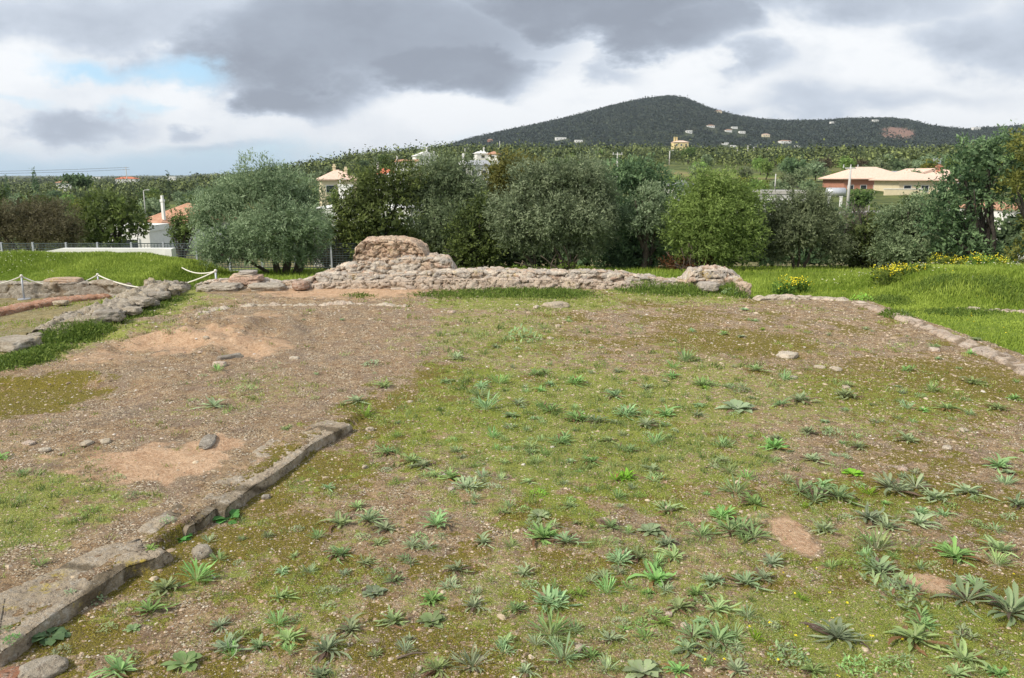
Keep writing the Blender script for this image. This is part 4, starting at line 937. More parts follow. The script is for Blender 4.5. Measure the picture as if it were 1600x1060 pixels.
T('bush_tree', 'mid green bushy tree right of the dull grey olive', 'tree', 28.5, (1350, 432), [(1350, 365, 30, 28, 0), (1335, 395, 28, 30, 0), (1370, 395, 32, 30, -.1), (1385, 350, 30, 24, .2)], 'carob', .95, (.12, .05), 20, bark='bark_dark')
T('olive_tree', 'olive sloping up towards the oak at right, grey green and leafy', 'tree', 27.5, (1420, 430), [(1430, 335, 38, 28, 0), (1400, 350, 34, 28, 0), (1460, 345, 34, 36, .1), (1430, 375, 50, 34, -.3), (1395, 395, 32, 26, -.2), (1415, 395, 36, 26, -.8), (1465, 385, 34, 34, 0)], 'olive_warm', 1.0, (.12, .042), 21, bark='bark_dark')
T('oak_tree', 'dark open-crowned tree with gaps showing a white house, right of the slope of olives', 'tree', 25.5, (1540, 424), [(1530, 245, 40, 26, 0), (1500, 275, 40, 30, 0), (1560, 250, 44, 34, .2), (1480, 318, 36, 32, 0), (1530, 300, 48, 30, .2), (1470, 355, 32, 34, .2), (1505, 350, 26, 22, 0), (1500, 390, 38, 30, 0), (1530, 402, 32, 22, 0), (1585, 290, 34, 32, .1), (1570, 400, 34, 24, .2), (1590, 225, 36, 22, 0)], 'dark_leaf', .72, (.13, .055), 22, fill=.1, ragged=.35, ns=6, r0=.12, bark='bark_dark')
T('oak_tree', 'tall yellow-green tree cut by the right edge of the frame', 'tree', 24.5, (1625, 424), [(1618, 232, 34, 30, 0), (1630, 270, 40, 44, .1), (1590, 292, 24, 16, -.2), (1650, 330, 50, 50, .2), (1625, 350, 24, 30, 0), (1608, 390, 28, 26, -.2)], 'yellow_leaf', .8, (.12, .05), 23, fill=.1, ragged=.3, bark='bark_dark')
T('carob_tree', 'dark glossy green tree left of the white farmhouse', 'tree', 36.0, (180, 395), [(165, 325, 40, 28, 0), (195, 340, 36, 28, 0), (145, 350, 30, 30, 0), (175, 365, 45, 26, -.4), (215, 350, 22, 18, 0), (140, 375, 26, 14, 0)], 'carob', .72, (.16, .08), 24, fill=.1, ragged=.4, bark='bark_dark')
T('scrub_tree', 'brownish thin-leaved tree at the left edge behind the fence', 'tree', 34.0, (50, 395), [(30, 340, 45, 30, 0), (80, 345, 40, 28, .2), (10, 365, 45, 32, 0), (70, 370, 50, 26, -.3), (105, 365, 24, 26, 0), (-40, 350, 40, 40, 0)], 'brown_leaf', .95, (.13, .03), 25, fill=.15)
T('scrub_tree', 'small dark tree right beside the wall of the white farmhouse', 'tree', 42.0, (280, 385), [(276, 350, 14, 17, 0), (290, 362, 18, 16, 0), (300, 345, 14, 12, .3), (275, 370, 16, 12, 0)], 'carob', .8, (.14, .05), 26, bark='bark_dark')
T('shrub', 'tangled brownish bush behind the fence between the olive and the mound', 'shrub', 29.3, (510, 425), [(500, 390, 30, 20, 0), (530, 375, 22, 26, 0), (510, 405, 34, 14, -.2), (540, 400, 20, 18, 0)], 'brown_leaf', .7, (.12, .03), 30, fill=.1)
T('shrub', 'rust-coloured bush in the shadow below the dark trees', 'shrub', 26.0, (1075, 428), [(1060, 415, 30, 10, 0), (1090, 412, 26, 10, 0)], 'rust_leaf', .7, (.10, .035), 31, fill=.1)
T('shrub', 'fresh green bush at the foot of the largest olive', 'shrub', 25.8, (888, 432), [(887, 422, 12, 10, 0), (815, 430, 22, 5, 0), (840, 430, 26, 5, -.2)], 'lush', .9, (.10, .035), 32, fill=.1)
T('bare_tree', 'leafless greyish twiggy tree in front of the concrete pole', 'tree', 31.0, (1335, 420), [(1330, 350, 18, 26, 0), (1348, 355, 16, 20, 0), (1318, 365, 12, 24, 0)], 'bare_twig', .35, (.22, .012), 33, fill=0.0, ns=5, r0=.05)
# shady understorey that closes the tree line
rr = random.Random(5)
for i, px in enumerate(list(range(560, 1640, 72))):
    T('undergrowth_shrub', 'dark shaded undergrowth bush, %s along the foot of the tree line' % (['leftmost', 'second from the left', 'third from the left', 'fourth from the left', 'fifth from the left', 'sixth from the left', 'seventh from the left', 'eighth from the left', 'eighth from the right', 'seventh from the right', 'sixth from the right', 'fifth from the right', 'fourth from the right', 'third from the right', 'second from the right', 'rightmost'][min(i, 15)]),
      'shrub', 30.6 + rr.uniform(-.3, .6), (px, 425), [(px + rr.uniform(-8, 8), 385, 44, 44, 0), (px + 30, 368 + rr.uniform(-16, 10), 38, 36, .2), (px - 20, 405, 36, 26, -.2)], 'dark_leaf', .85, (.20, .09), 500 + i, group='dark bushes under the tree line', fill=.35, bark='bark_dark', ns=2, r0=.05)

# yellow flowering mustard plants along the right bank
def mustard(px, py, w, h, D, lab, sd):
    w *= 1.1; h *= .85; c = at(px, py, D); k = depth(c) / F; z = z1(c[0], c[1], False); o = empty('mustard_plant', (c[0], c[1], z), lab, 'plant', 'yellow flowering plants on the right bank'); rs = np.random.RandomState(sd)
    topz = at(px, py - h, D)[2] - z; n = 20; P = []
    b = MB()
    for i in range(n):
        a = (rs.uniform(-1, 1) * w * k / 2, rs.uniform(-.3, .3), topz * rs.uniform(.6, 1.0)); P.append(a); b.tube([(a[0] * .3, a[1] * .3, 0), (a[0] * .7, a[1] * .7, a[2] * .6), a], [.008, .006, .004], 4)
    b.build('stalk', MAT['lush'], o)
    P = np.array(P); n2 = n * 9; C = P[rs.randint(0, n, n2)] + rs.normal(size=(n2, 3)) * .045
    V, Fq = leaf_quads(C, rs.normal(size=(n2, 3)), np.full(n2, .035), np.full(n2, .03), rs); tag(mk('flowers', V, Fq, MAT['yellow_petal'], o, fa={'shade': np.repeat(rs.uniform(0, 1, n2), 4)}), kind='stuff')
    n3 = 320; C = np.stack([rs.uniform(-.5, .5, n3) * w * k, rs.uniform(-.3, .3, n3), rs.uniform(0, .8, n3) * topz], 1)
    V, Fq = leaf_quads(C, rs.normal(size=(n3, 3)) + [0, 0, .8], np.full(n3, .13), np.full(n3, .04), rs); mk('foliage', V, Fq, MAT['lush'], o, fa={'shade': np.repeat(rs.uniform(0, 1, n3), 4)})
for i, a in enumerate([(1384, 436, 30, 22, 18.6, 'yellow flowering plant at the left foot of the right grass bank'), (1408, 430, 26, 16, 19.2, 'small yellow flowering plant second along the right bank'), (1435, 426, 20, 12, 19.4, 'low yellow flowering plant between taller ones on the bank'), (1470, 424, 34, 30, 21.5, 'tall sparse yellow flowering plant before the dark trees'), (1500, 424, 30, 24, 21.3, 'yellow flowering plant left of the densest one'), (1532, 420, 30, 26, 20.6, 'densest yellow flowering plant on top of the right bank'), (1563, 420, 16, 18, 20.5, 'slim yellow flowering plant right of the densest one'), (1225, 446, 22, 9, 17.6, 'yellow flowering plant in the lawn right of the wall end'), (1247, 442, 26, 10, 18.2, 'second yellow flowering plant in the lawn behind the terrace')]): mustard(*a, 700 + i)

# ------------------------------------------------------------------ middle distance: trees one by one
def tree_kind(seed, mat, h=6.0, leaf=(.34, .22), n=1500, shape='round'):
    rs = random.Random(seed); o = empty('valley_tree', (0, 0, 0), 'x', 'tree')
    if shape == 'round': L = [(rs.uniform(-.9, .9), rs.uniform(-.9, .9), h * rs.uniform(.5, .72), rs.uniform(1.3, 1.9), rs.uniform(1.3, 1.8), rs.uniform(1.1, 1.6)) for _ in range(4)] + [(0, 0, h * .45, 2.1, 2.0, 1.6)]
    elif shape == 'cypress': L = [(0, 0, h * .25, .55, .55, h * .25), (0, 0, h * .55, .45, .45, h * .28), (0, 0, h * .82, .25, .25, h * .2)]
    else: L = [(rs.uniform(-1.4, 1.4), rs.uniform(-1, 1), h * rs.uniform(.7, .8), 1.6, 1.5, .8) for _ in range(5)]
    V, Fq, v = crown_arrays(L, n, leaf, seed, tuft=.5, per=6, sub=5, fill=.25, ragged=.3)
    mk('crown', V, Fq, MAT[mat], o, fa={'shade': v}); stems(auto_stems(L, 0, seed, 2 if shape != 'cypress' else 1, .16), MAT['bark_dark'], o, n=5)
    return o
KINDS = [(tree_kind(900, 'carob'), 'dark green'), (tree_kind(901, 'olive'), 'grey-green'), (tree_kind(902, 'olive_warm'), 'olive-toned'), (tree_kind(903, 'olive_light'), 'fresh green'), (tree_kind(904, 'dark_leaf'), 'blackish green'), (tree_kind(905, 'spring', n=1100), 'bright spring-green'), (tree_kind(906, 'blossom', n=900), 'pinkish blossoming'), (tree_kind(907, 'brown_leaf', n=1100), 'brownish')]
CYP = tree_kind(910, 'dark_leaf', 9.0, (.3, .16), 900, 'cypress'); PINE = tree_kind(911, 'dark_leaf', 7.5, (.34, .2), 1500, 'pine')
KEEP = []   # (px0, px1, py_bottom, D): buildings that must stay in view
def clear(px, rpx, pyt, D):
    return not any(px + rpx > a and px - rpx < b and D < dd and pyt < yb for a, b, yb, dd in KEEP)
# ------------------------------------------------------------------ buildings
def keep(a, b, y, D): KEEP.append((a, b, y, D))
# farmhouse at left
house('farmhouse', 'white farmhouse with terracotta hip roof and slim chimney behind the left fence', 'house', 292, 66, 4.6, 5.0, 4.4, 1.35, rot=-.3, wins=2, storeys=2, chim=[], z=zat(343, 66) - 4.4, side_wins=1); keep(262, 300, 345, 66)
house('farmhouse', 'lower white wing with a tall white chimney at the left end of the farmhouse', 'house', 249, 62, 1.7, 2.6, 4.4, .55, rot=-.3, wins=1, storeys=2, chim=[(.6, -.6, 1.6, .2)], over=.22, z=zat(348, 62) - 4.4, side_wins=1); keep(230, 262, 352, 62)
c = at(225, 380, 52)
house('garden_shed', 'white low outbuilding glimpsed through the dark tree left of the farmhouse', 'shed', 208, 56, 2.9, 3, 2.2, .1, wins=1, z=zat(360, 56) - 2.2, kind='flat', roof='white_wall')
# village behind the centre trees
house('long_white_house', 'long white house glimpsed through the leaves behind the mound trees', 'house', 575, 44, 5.2, 5, 2.7, .2, wins=4, kind='flat', roof='white_wall', z=zat(334, 44) - 2.7)
c = at(541, 330, 43); o = empty('white_chimney', (c[0], 43, c[2] - 1.2), 'square white chimney stack between the olive and the mound tree', 'chimney')
b = MB(); b.box((0, 0, 1.2), (.62, .5, 2.6)); b.build('stack', MAT['white_wall'], o); b = MB(); b.box((0, 0, 2.55), (.72, .6, .12)); b.build('cap', MAT['white_wall'], o); keep(533, 549, 330, 43)
house('orange_roof_house', 'house with orange hip roof and two chimneys left of a dark round tree', 'house', 527, 120, 5.2, 6, 3.0, 1.4, rot=.3, wall='cream_wall', roof='roof_orange', wins=2, chim=[(-.4, 0, 1.7, .4), (1.3, 0, 1.3, .4)], z=zat(280, 120) - 3.0); keep(508, 548, 290, 120)
house('red_roof_house', 'small house with vivid red roof and white chimneys on the slope', 'house', 603, 160, 3.6, 4, 2.6, 1.1, roof='roof_red', wins=1, chim=[(-1.5, 0, 1.6, .4)], z=zat(271, 160) - 2.6); keep(588, 615, 274, 160)
house('white_flat_house', 'white flat-roofed house just below the red-roofed one', 'house', 619, 140, 2.6, 3, 3.0, .2, wins=1, kind='flat', roof='white_wall', wall='white_wall', z=zat(274, 140) - 3.0); keep(610, 628, 283, 140)
house('arched_terrace_house', 'long white house with brown roof and white chimney below the hilltop house', 'house', 637, 300, 8.0, 6, 2.6, .9, wins=3, roof='roof_tile', chim=[(-3.7, -1, 1.7, .6)], z=zat(253, 300) - 2.6, kind='ridge'); keep(618, 655, 261, 300)
house('hilltop_house', 'big white house with gabled roofs crowning the left ridge', 'house', 664, 340, 9.0, 7, 3.6, 1.8, rot=.35, wins=2, storeys=1, roof='white_wall', chim=[(1, 0, 3.2, .5), (4.1, 0, 1.5, .5)], z=zat(244, 340) - 3.6, kind='gable'); keep(645, 685, 252, 340)
house('pair_roof_house', 'white house with twin low roofs and a chimney near the foot of the mountain', 'house', 752, 330, 5.0, 6, 2.8, 1.2, rot=.3, wins=1, roof='white_wall', chim=[(1.2, 0, 2, .5)], z=zat(240, 330) - 2.8); keep(742, 778, 245, 330)
house('pair_roof_annex', 'small white annex with reddish roof right of the twin-roofed house', 'house', 772, 325, 4.0, 5, 2.6, 1.1, rot=-.2, wins=1, z=zat(241, 325) - 2.6)
house('grey_roof_house', 'white house with grey gabled roof above the central trees', 'house', 745, 170, 4.2, 5, 3.4, 1.0, rot=.25, wins=2, roof='roof_grey', storeys=1, chim=[], z=zat(258, 170) - 3.4, kind='ridge'); keep(728, 762, 268, 170)
house('white_chimney_house', 'white low house with a tall chimney left of the grey-roofed house', 'house', 724, 172, 2.4, 4, 2.6, .8, wins=1, roof='white_wall', chim=[(0, 0, 1.8, .4)], z=zat(257, 172) - 2.6); keep(715, 735, 260, 172)
house('grey_shed', 'grey low-pitched shed roof behind the light green olive', 'shed', 1046, 75, 1.9, 4, 2.6, .4, rot=.5, wall='white_wall', roof='roof_grey', wins=0, z=zat(289, 75) - 2.6, kind='gable'); keep(1036, 1060, 293, 75)
# low flat building and school
house('flat_roof_building', 'long low building with a pale flat roof left of the school', 'building', 1218, 95, 5.0, 6, 2.5, .2, rot=-.12, wall='grey_wall', roof='road', wins=3, z=zat(300, 95) - 2.7, kind='flat'); keep(1182, 1265, 306, 95)
house('school_building', 'brick-red single-storey wing with pale orange hip roof', 'building', 1352, 185, 15.0, 11, 4.4, 2.6, rot=.05, wall='pink_wall', roof='roof_orange', wins=5, z=zat(279, 185) - 4.4, over=.9, win_h=1.2); keep(1290, 1400, 300, 185)
house('school_building', 'cream two-storey school block with pale orange roof right of the brick-red wing', 'building', 1425, 168, 10.5, 12, 7.4, 1.6, rot=-.03, wall='cream_wall', roof='roof_orange', wins=3, storeys=2, z=zat(281, 168) - 7.4, over=.9, win_h=1.2); keep(1383, 1462, 315, 168)
house('school_building', 'upper rear roof with white gable edge behind the cream school block', 'building', 1437, 192, 10, 9, 8.0, 1.6, rot=.2, wall='white_wall', roof='roof_orange', wins=0, z=zat(274, 192) - 8.0, over=.5, kind='gable')
house('school_building', 'right orange-roofed end of the school with a small white chimney', 'building', 1474, 180, 6.5, 9, 7.6, 1.6, rot=0, wall='pink_wall', roof='roof_orange', wins=2, storeys=2, z=zat(276, 180) - 7.6, over=.5, chim=[(-1.2, 0, 2.1, .9)]); keep(1440, 1500, 300, 180)
house('solar_roof_shed', 'blue-grey metal roof between the two parts of the school', 'shed', 1392, 200, 5.5, 6, 6.5, 1.0, rot=0, wall='grey_wall', roof='roof_grey', wins=0, z=zat(274, 200) - 6.5, kind='ridge')
o = empty('retaining_screen', (at(1410, 310, 160)[0], 160, zat(322, 160)), 'pale rendered garden wall below the cream school block', 'wall')
b = MB(); b.box((0, 0, -1.5), (7.6, .3, 9.6)); b.build('wall_body', MAT['cream_wall'], o); b = MB(); b.box((0, 0, 3.36), (7.8, .42, .14)); b.build('coping', MAT['white_wall'], o)
o = empty('storage_tank', (at(1306, 295, 158)[0], 158, z1(at(1306, 295, 158)[0], 158) - .1), 'silvery rounded tank beside the brick-red school wing', 'tank')
b = MB(); b.tube([(-1.9, 0, .9), (-1.75, 0, .9), (1.75, 0, .9), (1.9, 0, .9)], [.5, .95, .95, .5], 18); b.build('tank_body', MAT['silver'], o, True); b = MB(); b.box((-1.2, 0, -.3), (.2, 1.2, 1.2)); b.build('support', MAT['grey_wall'], o); b = MB(); b.box((1.2, 0, -.3), (.2, 1.2, 1.2)); b.build('support', MAT['grey_wall'], o)
house('white_villa', 'white house with red roof seen through the gaps of the dark tree at right', 'house', 1568, 48, 2.4, 4, 3.0, .25, over=.1, rot=.1, wall='white_wall', roof='roof_tile', wins=1, z=zat(322, 48) - 3.0)
# hillside houses
hill = [(1060, 224, 700, 13, 'yellow_wall', 'roof_orange', 'yellow villa with two white chimneys at the foot of the mountain', 5, [(-5, 0, 4, 1.2), (-3, 0, 4, 1.2)]),
        (875, 216, 2050, 34, 'white_wall', 'white_wall', 'left of the two white houses low on the mountain front', 12, []), (903, 220, 2000, 24, 'white_wall', 'white_wall', 'right of the two white houses low on the mountain front', 12, []),
        (820, 231, 1500, 16, 'white_wall', 'white_wall', 'tiny white house at the mountain foot above the central olives', 6, []), (766, 219, 2050, 16, 'pink_wall', 'roof_tile', 'pinkish house on the left shoulder of the mountain', 8, []),
        (1073, 205, 2100, 20, 'white_wall', 'white_wall', 'white house alone in the middle of the mountain', 12, []), (1106, 197, 2200, 26, 'white_wall', 'roof_tile', 'white house with reddish roof, uppermost of the mountain cluster left side', 10, []),
        (1117, 174, 2400, 24, 'cream_wall', 'roof_tile', 'pale house high near the summit on the right', 9, []), (1134, 204, 2150, 22, 'white_wall', 'roof_tile', 'reddish-roofed house left in the mountain cluster', 10, []), (1143, 199, 2180, 20, 'white_wall', 'white_wall', 'flat white house topmost in the mountain cluster', 8, []), (1155, 206, 2120, 20, 'white_wall', 'white_wall', 'white house rightmost in the mountain cluster', 8, []),
        (1192, 211, 1900, 22, 'cream_wall', 'roof_orange', 'buff house with orange roof right of the mountain cluster', 9, []), (1222, 221, 1500, 27, 'white_wall', 'roof_tile', 'long white house on the lower right slope', 7, []), (1242, 228, 1400, 12, 'white_wall', 'white_wall', 'little white house right of the long white one', 5, []),
        (1130, 224, 1350, 14, 'white_wall', 'white_wall', 'white house below the mountain cluster, left', 6, []), (1143, 228, 1150, 10, 'white_wall', 'white_wall', 'tiny white house below the mountain cluster, right', 4, []), (1197, 236, 800, 10, 'white_wall', 'roof_orange', 'pink-roofed house above the valley trees right of the poles', 3.5, []),
        (1294, 191, 2500, 20, 'white_wall', 'white_wall', 'white house on the right hill skyline', 9, []), (1359, 188, 2500, 26, 'white_wall', 'white_wall', 'white house on the highest point of the right hill', 8, []), (1516, 200, 2520, 30, 'white_wall', 'white_wall', 'white houses edge on the far right skyline', 9, []),
        (1545, 292, 9999, 0, '', '', '', 0, []), (787, 247, 500, 6, 'white_wall', 'roof_tile', '', 3, []), (897, 234, 1100, 8, 'white_wall', 'roof_orange', 'orange-roofed cottage in the valley above the largest olive', 5, []), (884, 231, 1300, 9, 'white_wall', 'white_wall', 'white cottage left of the orange-roofed cottage', 5, []), (955, 231, 1250, 14, 'white_wall', 'white_wall', 'white cottage above the dark trees in the centre', 5, []),
        (100, 287, 480, 8, 'white_wall', 'roof_tile', 'tiny white building on the far left plain near the round tree', 4, []), (199, 281, 900, 22, 'white_wall', 'roof_red', 'red and white building at the foot of the pylon', 7, []), (268, 277, 1500, 16, 'white_wall', 'white_wall', 'tiny white farm on the left horizon', 6, []), (146, 278, 2200, 50, 'white_wall', 'white_wall', 'white strip of houses on the far left horizon', 12, [])]
for px, py, D, w, wl, rf, lab, h, ch in hill:
    if not lab or D > 9000: continue
    if D > 1000:
        rr_ = np.geomspace(700, 2600, 160); zz = Z((px - 800) / 1246 * rr_, rr_); ok_ = np.where(zz >= H + (rr_ * math.tan(-math.atan((py + 3 - 530) / F) - PITCH)))[0]
        if len(ok_) and px > 600: D2 = float(rr_[ok_[0]]); w = .78 * w * D2 / D; h = .62 * h * D2 / D; D = D2
    house('hillside_house', lab, 'house', px, D, w, w * .6, h, h * .3, rot=.15, wall=wl, roof=rf, wins=3 if w > 12 else 2, win_h=h * .3, chim=ch, py=None, z=zat(py, D) - h * .85, group='houses scattered over the hillside', over=.4, kind='flat' if rf == 'white_wall' else 'hip')
    keep(px - 600 * w / D - 3, px + 600 * w / D + 3, py + 2, D)
# ------------------------------------------------------------------ poles, lamps, pylons
def pole(px, pyb, pyt, D, lab, kind='lamp', rad=.09, name='street_lamp', cat='street lamp'):
    x = (px - 800) / 1246 * D; z0 = zat(pyb, D); zt = zat(pyt, D); h = zt - z0
    o = empty(name, (x, D, z0), lab, cat); b = MB(); b.tube([(0, 0, -1), (0, 0, h)], [rad * 1.3, rad * .8], 8); b.build('mast', MAT['pole'], o, True)
    if kind == 'lamp':
        b = MB(); q_ = min(1.3, rad / .12); b.tube([(0, 0, h - .1 * q_), (.45 * q_, 0, h + .12 * q_), (.9 * q_, 0, h + .15 * q_)], [.05, .04, .04], 6); b.build('arm', MAT['pole'], o)
        b = MB(); b.box((1.1 * q_, 0, h + .15 * q_), (.55 * q_, .28 * q_, .16 * q_)); b.build('lamp_head', MAT['lamp'], o)
    elif kind == 'cross':
        b = MB(); b.box((0, 0, h - .15), (1.9 if h > 5 else 1.2, .14, .16)); b.build('crossarm', MAT['pole'], o)
        b = MB()
        for q in (-.8, 0, .8): b.tube([(q, 0, h - .1), (q, 0, h + .25)], [.06, .05], 6); 
        b.build('insulators', MAT['lamp'], o)
    elif kind == 'pylon':
        b = MB(); b.box((0, 0, h - 2.0), (6, .3, .3)); b.build('crossarm', MAT['post_metal'], o); b = MB(); b.box((0, 0, h - .4), (3.5, .3, .3)); b.build('crossarm', MAT['post_metal'], o)
    keep(px - 2, px + 3, pyb - 2, D); return (x, D, zt)
pole(1328, 322, 261, 90, 'thick concrete power pole with short crossarm in front of the school', 'cross', .15, 'power_pole', 'power pole')
pole(964, 292, 240, 150, 'concrete pole with crossarm above the dark central trees', 'cross', .16, 'power_pole', 'power pole')
pole(1045, 257, 236, 360, 'street lamp left of the valley, above the light green olive', rad=.25)
pole(1150, 249, 231, 470, 'leftmost of the three street lamps in the valley', rad=.3); pole(1166, 247, 227, 480, 'tallest of the three street lamps in the valley', rad=.33); pole(1175, 242, 230, 520, 'short street lamp right of the tallest one', rad=.25)
pole(1041, 290, 272, 100, 'thin mast rising beside the grey shed roof', 'none', .05, 'thin_mast', 'mast'); pole(1362, 320, 301, 120, 'small street lamp before the dark tree at the school', rad=.07)
pole(858, 340, 0, 99999, '', 'none') if False else None
pole(727, 248, 232, 400, 'street lamp behind the grey-roofed house', rad=.22); pole(222, 330, 298, 90, 'slim street lamp among the trees left of the farmhouse', rad=.06)
pole(781, 236, 221, 700, 'thin mast against the mountain foot', 'none', .4, 'thin_mast', 'mast'); pole(531, 305, 281, 70, 'slim grey lamp post below the orange-roofed house', rad=.05)
PY = pole(198, 300, 261, 600, 'tall pylon with two crossarms on the left plain', 'pylon', .35, 'power_pylon', 'pylon')
pole(1212, 292, 272, 130, 'slim pole left of the parked cars', 'none', .1, 'thin_mast', 'mast')
for px, lab in ((1298, 'left of the two short white gate posts before the school'), (1317, 'right of the two short white gate posts before the school')):
    x = (px - 800) / 1246 * 100; o = empty('gate_post', (x, 100, zat(324, 100)), lab, 'post'); b = MB(); b.box((0, 0, .6), (.26, .26, 1.3)); b.build('shaft', MAT['white_wall'], o); b = MB(); b.box((0, 0, 1.3), (.34, .34, .1)); b.build('cap', MAT['white_wall'], o)
x = (1461 - 800) / 1246 * 260; o = empty('billboard', (x, 260, zat(268, 260)), 'grey square sign board on a post behind the school roofs', 'sign board')
b = MB(); b.box((0, 0, 0), (.3, .3, 5.5)); b.build('post', MAT['post_metal'], o); b = MB(); b.box((0, -.25, 3.2), (2.5, .2, 2.0)); b.build('board', MAT['panel'], o)
for k, (dy, z) in enumerate(((0, -.4), (0, -2.0))):
    for sg in (-1, 1):
        a = (PY[0] + sg * 2.6, PY[1], PY[2] + z); e = (PY[0] + sg * 2.6 + (-420 if sg else 0), PY[1] - 90, PY[2] + z + 14); b = MB(); L = []
        for i in range(31): t = i / 30; L.append((a[0] + (e[0] - a[0]) * t, a[1] + (e[1] - a[1]) * t, a[2] + (e[2] - a[2]) * t - 9 * 4 * t * (1 - t)))
        b.tube(L, .05, 4); o = b.build('power_cable', MAT['wire']); tag(o, '%s cable on the %s side running left from the pylon' % (('upper', 'lower')[k], ('near', 'far')[sg > 0]), 'cable')
# road and parked cars
D = 112
rx0, rx1 = (1215 - 800) / 1246 * D, (1300 - 800) / 1246 * D
def strip(name, pts, w, mat, kind='structure'):
    V = []; n = 0
    Q = []
    for (a, b) in zip(pts[:-1], pts[1:]):
        for i in range(24): Q.append((a[0] + (b[0] - a[0]) * i / 24, a[1] + (b[1] - a[1]) * i / 24))
    Q.append(pts[-1])
    for i, (x, y) in enumerate(Q):
        dx = Q[min(i + 1, len(Q) - 1)][0] - Q[max(i - 1, 0)][0]; dy = Q[min(i + 1, len(Q) - 1)][1] - Q[max(i - 1, 0)][1]; l = math.hypot(dx, dy); nx, ny = -dy / l, dx / l
        z = max(z1(x, y), z1(x + nx * w / 2, y + ny * w / 2), z1(x - nx * w / 2, y - ny * w / 2)) + .12
        V += [(x + nx * w / 2, y + ny * w / 2, z), (x - nx * w / 2, y - ny * w / 2, z), (x + nx * w / 2, y + ny * w / 2, z - .8), (x - nx * w / 2, y - ny * w / 2, z - .8)]
    f = []
    for i in range(len(Q) - 1): a = 4 * i; f += [(a, a + 1, a + 5, a + 4), (a + 2, a, a + 4, a + 6), (a + 1, a + 3, a + 7, a + 5)]
    o = mk(name, np.array(V), np.array(f), mat); tag(o, kind=kind); return o
strip('road', [(25, 118), (38, 116), (52, 118), (75, 125)], 4.5, MAT['road'])
def car_proto():
    o = empty('parked_car', (0, 0, 0), 'x', 'car', 'white cars parked under the round trees')
    side = [(-2.1, .3), (-2.1, .75), (-1.9, .9), (-1.2, .98), (-.7, 1.42), (.7, 1.45), (1.35, .98), (1.95, .85), (2.1, .6), (2.1, .3)]
    V = [(x, y, z) for y in (-.82, .82) for x, z in side]; n = len(side); b = MB(); b.add(V, [(i, (i + 1) % n, n + (i + 1) % n, n + i) for i in range(n)]); b.add([(x, -.82, z) for x, z in side] + [(0, -.82, .7)], [(i, (i + 1) % n, n) for i in range(n)]); b.add([(x, .82, z) for x, z in side] + [(0, .82, .7)], [((i + 1) % n, i, n) for i in range(n)])
    b.build('body', MAT['car_white'], o)
    b = MB(); b.add([(-1.05, -.84, 1.0), (1.15, -.84, 1.0), (.62, -.84, 1.36), (-.62, -.84, 1.36)], [(0, 1, 2, 3)]); b.add([(-1.05, .84, 1.0), (1.15, .84, 1.0), (.62, .84, 1.36), (-.62, .84, 1.36)], [(3, 2, 1, 0)]); b.build('side_window', MAT['glass'], o)
    for x in (-1.3, 1.3):
        for y in (-.75, .75): b = MB(); b.tube([(x, y - .1, .32), (x, y + .1, .32)], .32, 14); b.build('wheel', MAT['tyre'], o)
    return o
CAR = car_proto()
for i, (px, py, rz, lab) in enumerate([(1226, 291, .1, 'white car parked left of the round dark trees'), (1240, 290, -.1, 'white car parked behind the trunk of the round dark tree'), (1257, 291, .05, 'white car parked right of the round dark trees')]):
    x = (px - 800) / 1246 * 117; cc = CAR if i == 0 else copy_tree(CAR, (0, 0, 0)); cc.location = (x, 117, z1(x, 117) + .14); cc.rotation_euler[2] = rz; cc['label'] = lab
keep(1222, 1262, 291, 116); 

# ------------------------------------------------------------------ valley trees
LAND = [(-200, 130, 'on the far left plain'), (130, 300, 'around the farmhouse'), (300, 520, 'behind the left olive'), (520, 640, 'left of the hilltop house'), (640, 800, 'around the grey-roofed house'), (800, 960, 'above the largest olive'), (960, 1100, 'below the yellow villa'), (1100, 1220, 'near the three street lamps'), (1220, 1300, 'by the parked cars'), (1300, 1480, 'around the school'), (1480, 1900, 'behind the oak at the right edge')]
placed = []
def vt(px, D, ki, sc, tag_=None, proto=None, col=None):
    x = (px - 800) / 1246 * D; z = z1(x, D) - .2; src, cname = KINDS[ki] if proto is None else (proto, col)
    placed.append([src, cname, px, D, (x, D, z), sc, tag_])
fixed = [(53, 300, 'CYP', 1.5, 'tall dark cypress standing on the left plain'), (9, 330, 'CYP', 1.3, 'short cypress at the left frame edge'), (2, 340, 'CYP', 1.22, 'shortest cypress at the very left edge'), (118, 170, 'PINE', 1.32, 'umbrella-topped dark pine on the left plain'), (262, 320, 'CYP', 1.35, 'slim pointed tree on the left horizon'),
         (128, 160, 4, 1.15, 'dark rounded tree merging with the umbrella pine'), (1245, 105, 4, .62, 'larger of the two round dark trees by the cars'), (1230, 103, 0, .45, 'smaller left one of the round dark trees by the cars'), (1350, 112, 0, .80, 'dark round tree in front of the brick-red school wing'), (1337, 114, 4, .55, 'small dark tree left of the round one at the school'),
         (546, 100, 4, .72, 'blackish round tree right of the orange-roofed house'), (706, 380, 5, 1.0, 'bright yellow-green round tree at the mountain foot'), (320, 90, 0, .9, 'dark tree on the skyline left of the olive'), (1430, 108, 0, .7, 'dark bush tree below the cream school wall')]
for px, D, k, s, lab in fixed:
    if k == 'CYP': vt(px, D, 0, s, lab, CYP, 'cypress')
    elif k == 'PINE': vt(px, D, 0, s, lab, PINE, 'pine')
    else: vt(px, D, k, s, lab)
rq = random.Random(99); n = 0; tries = 0
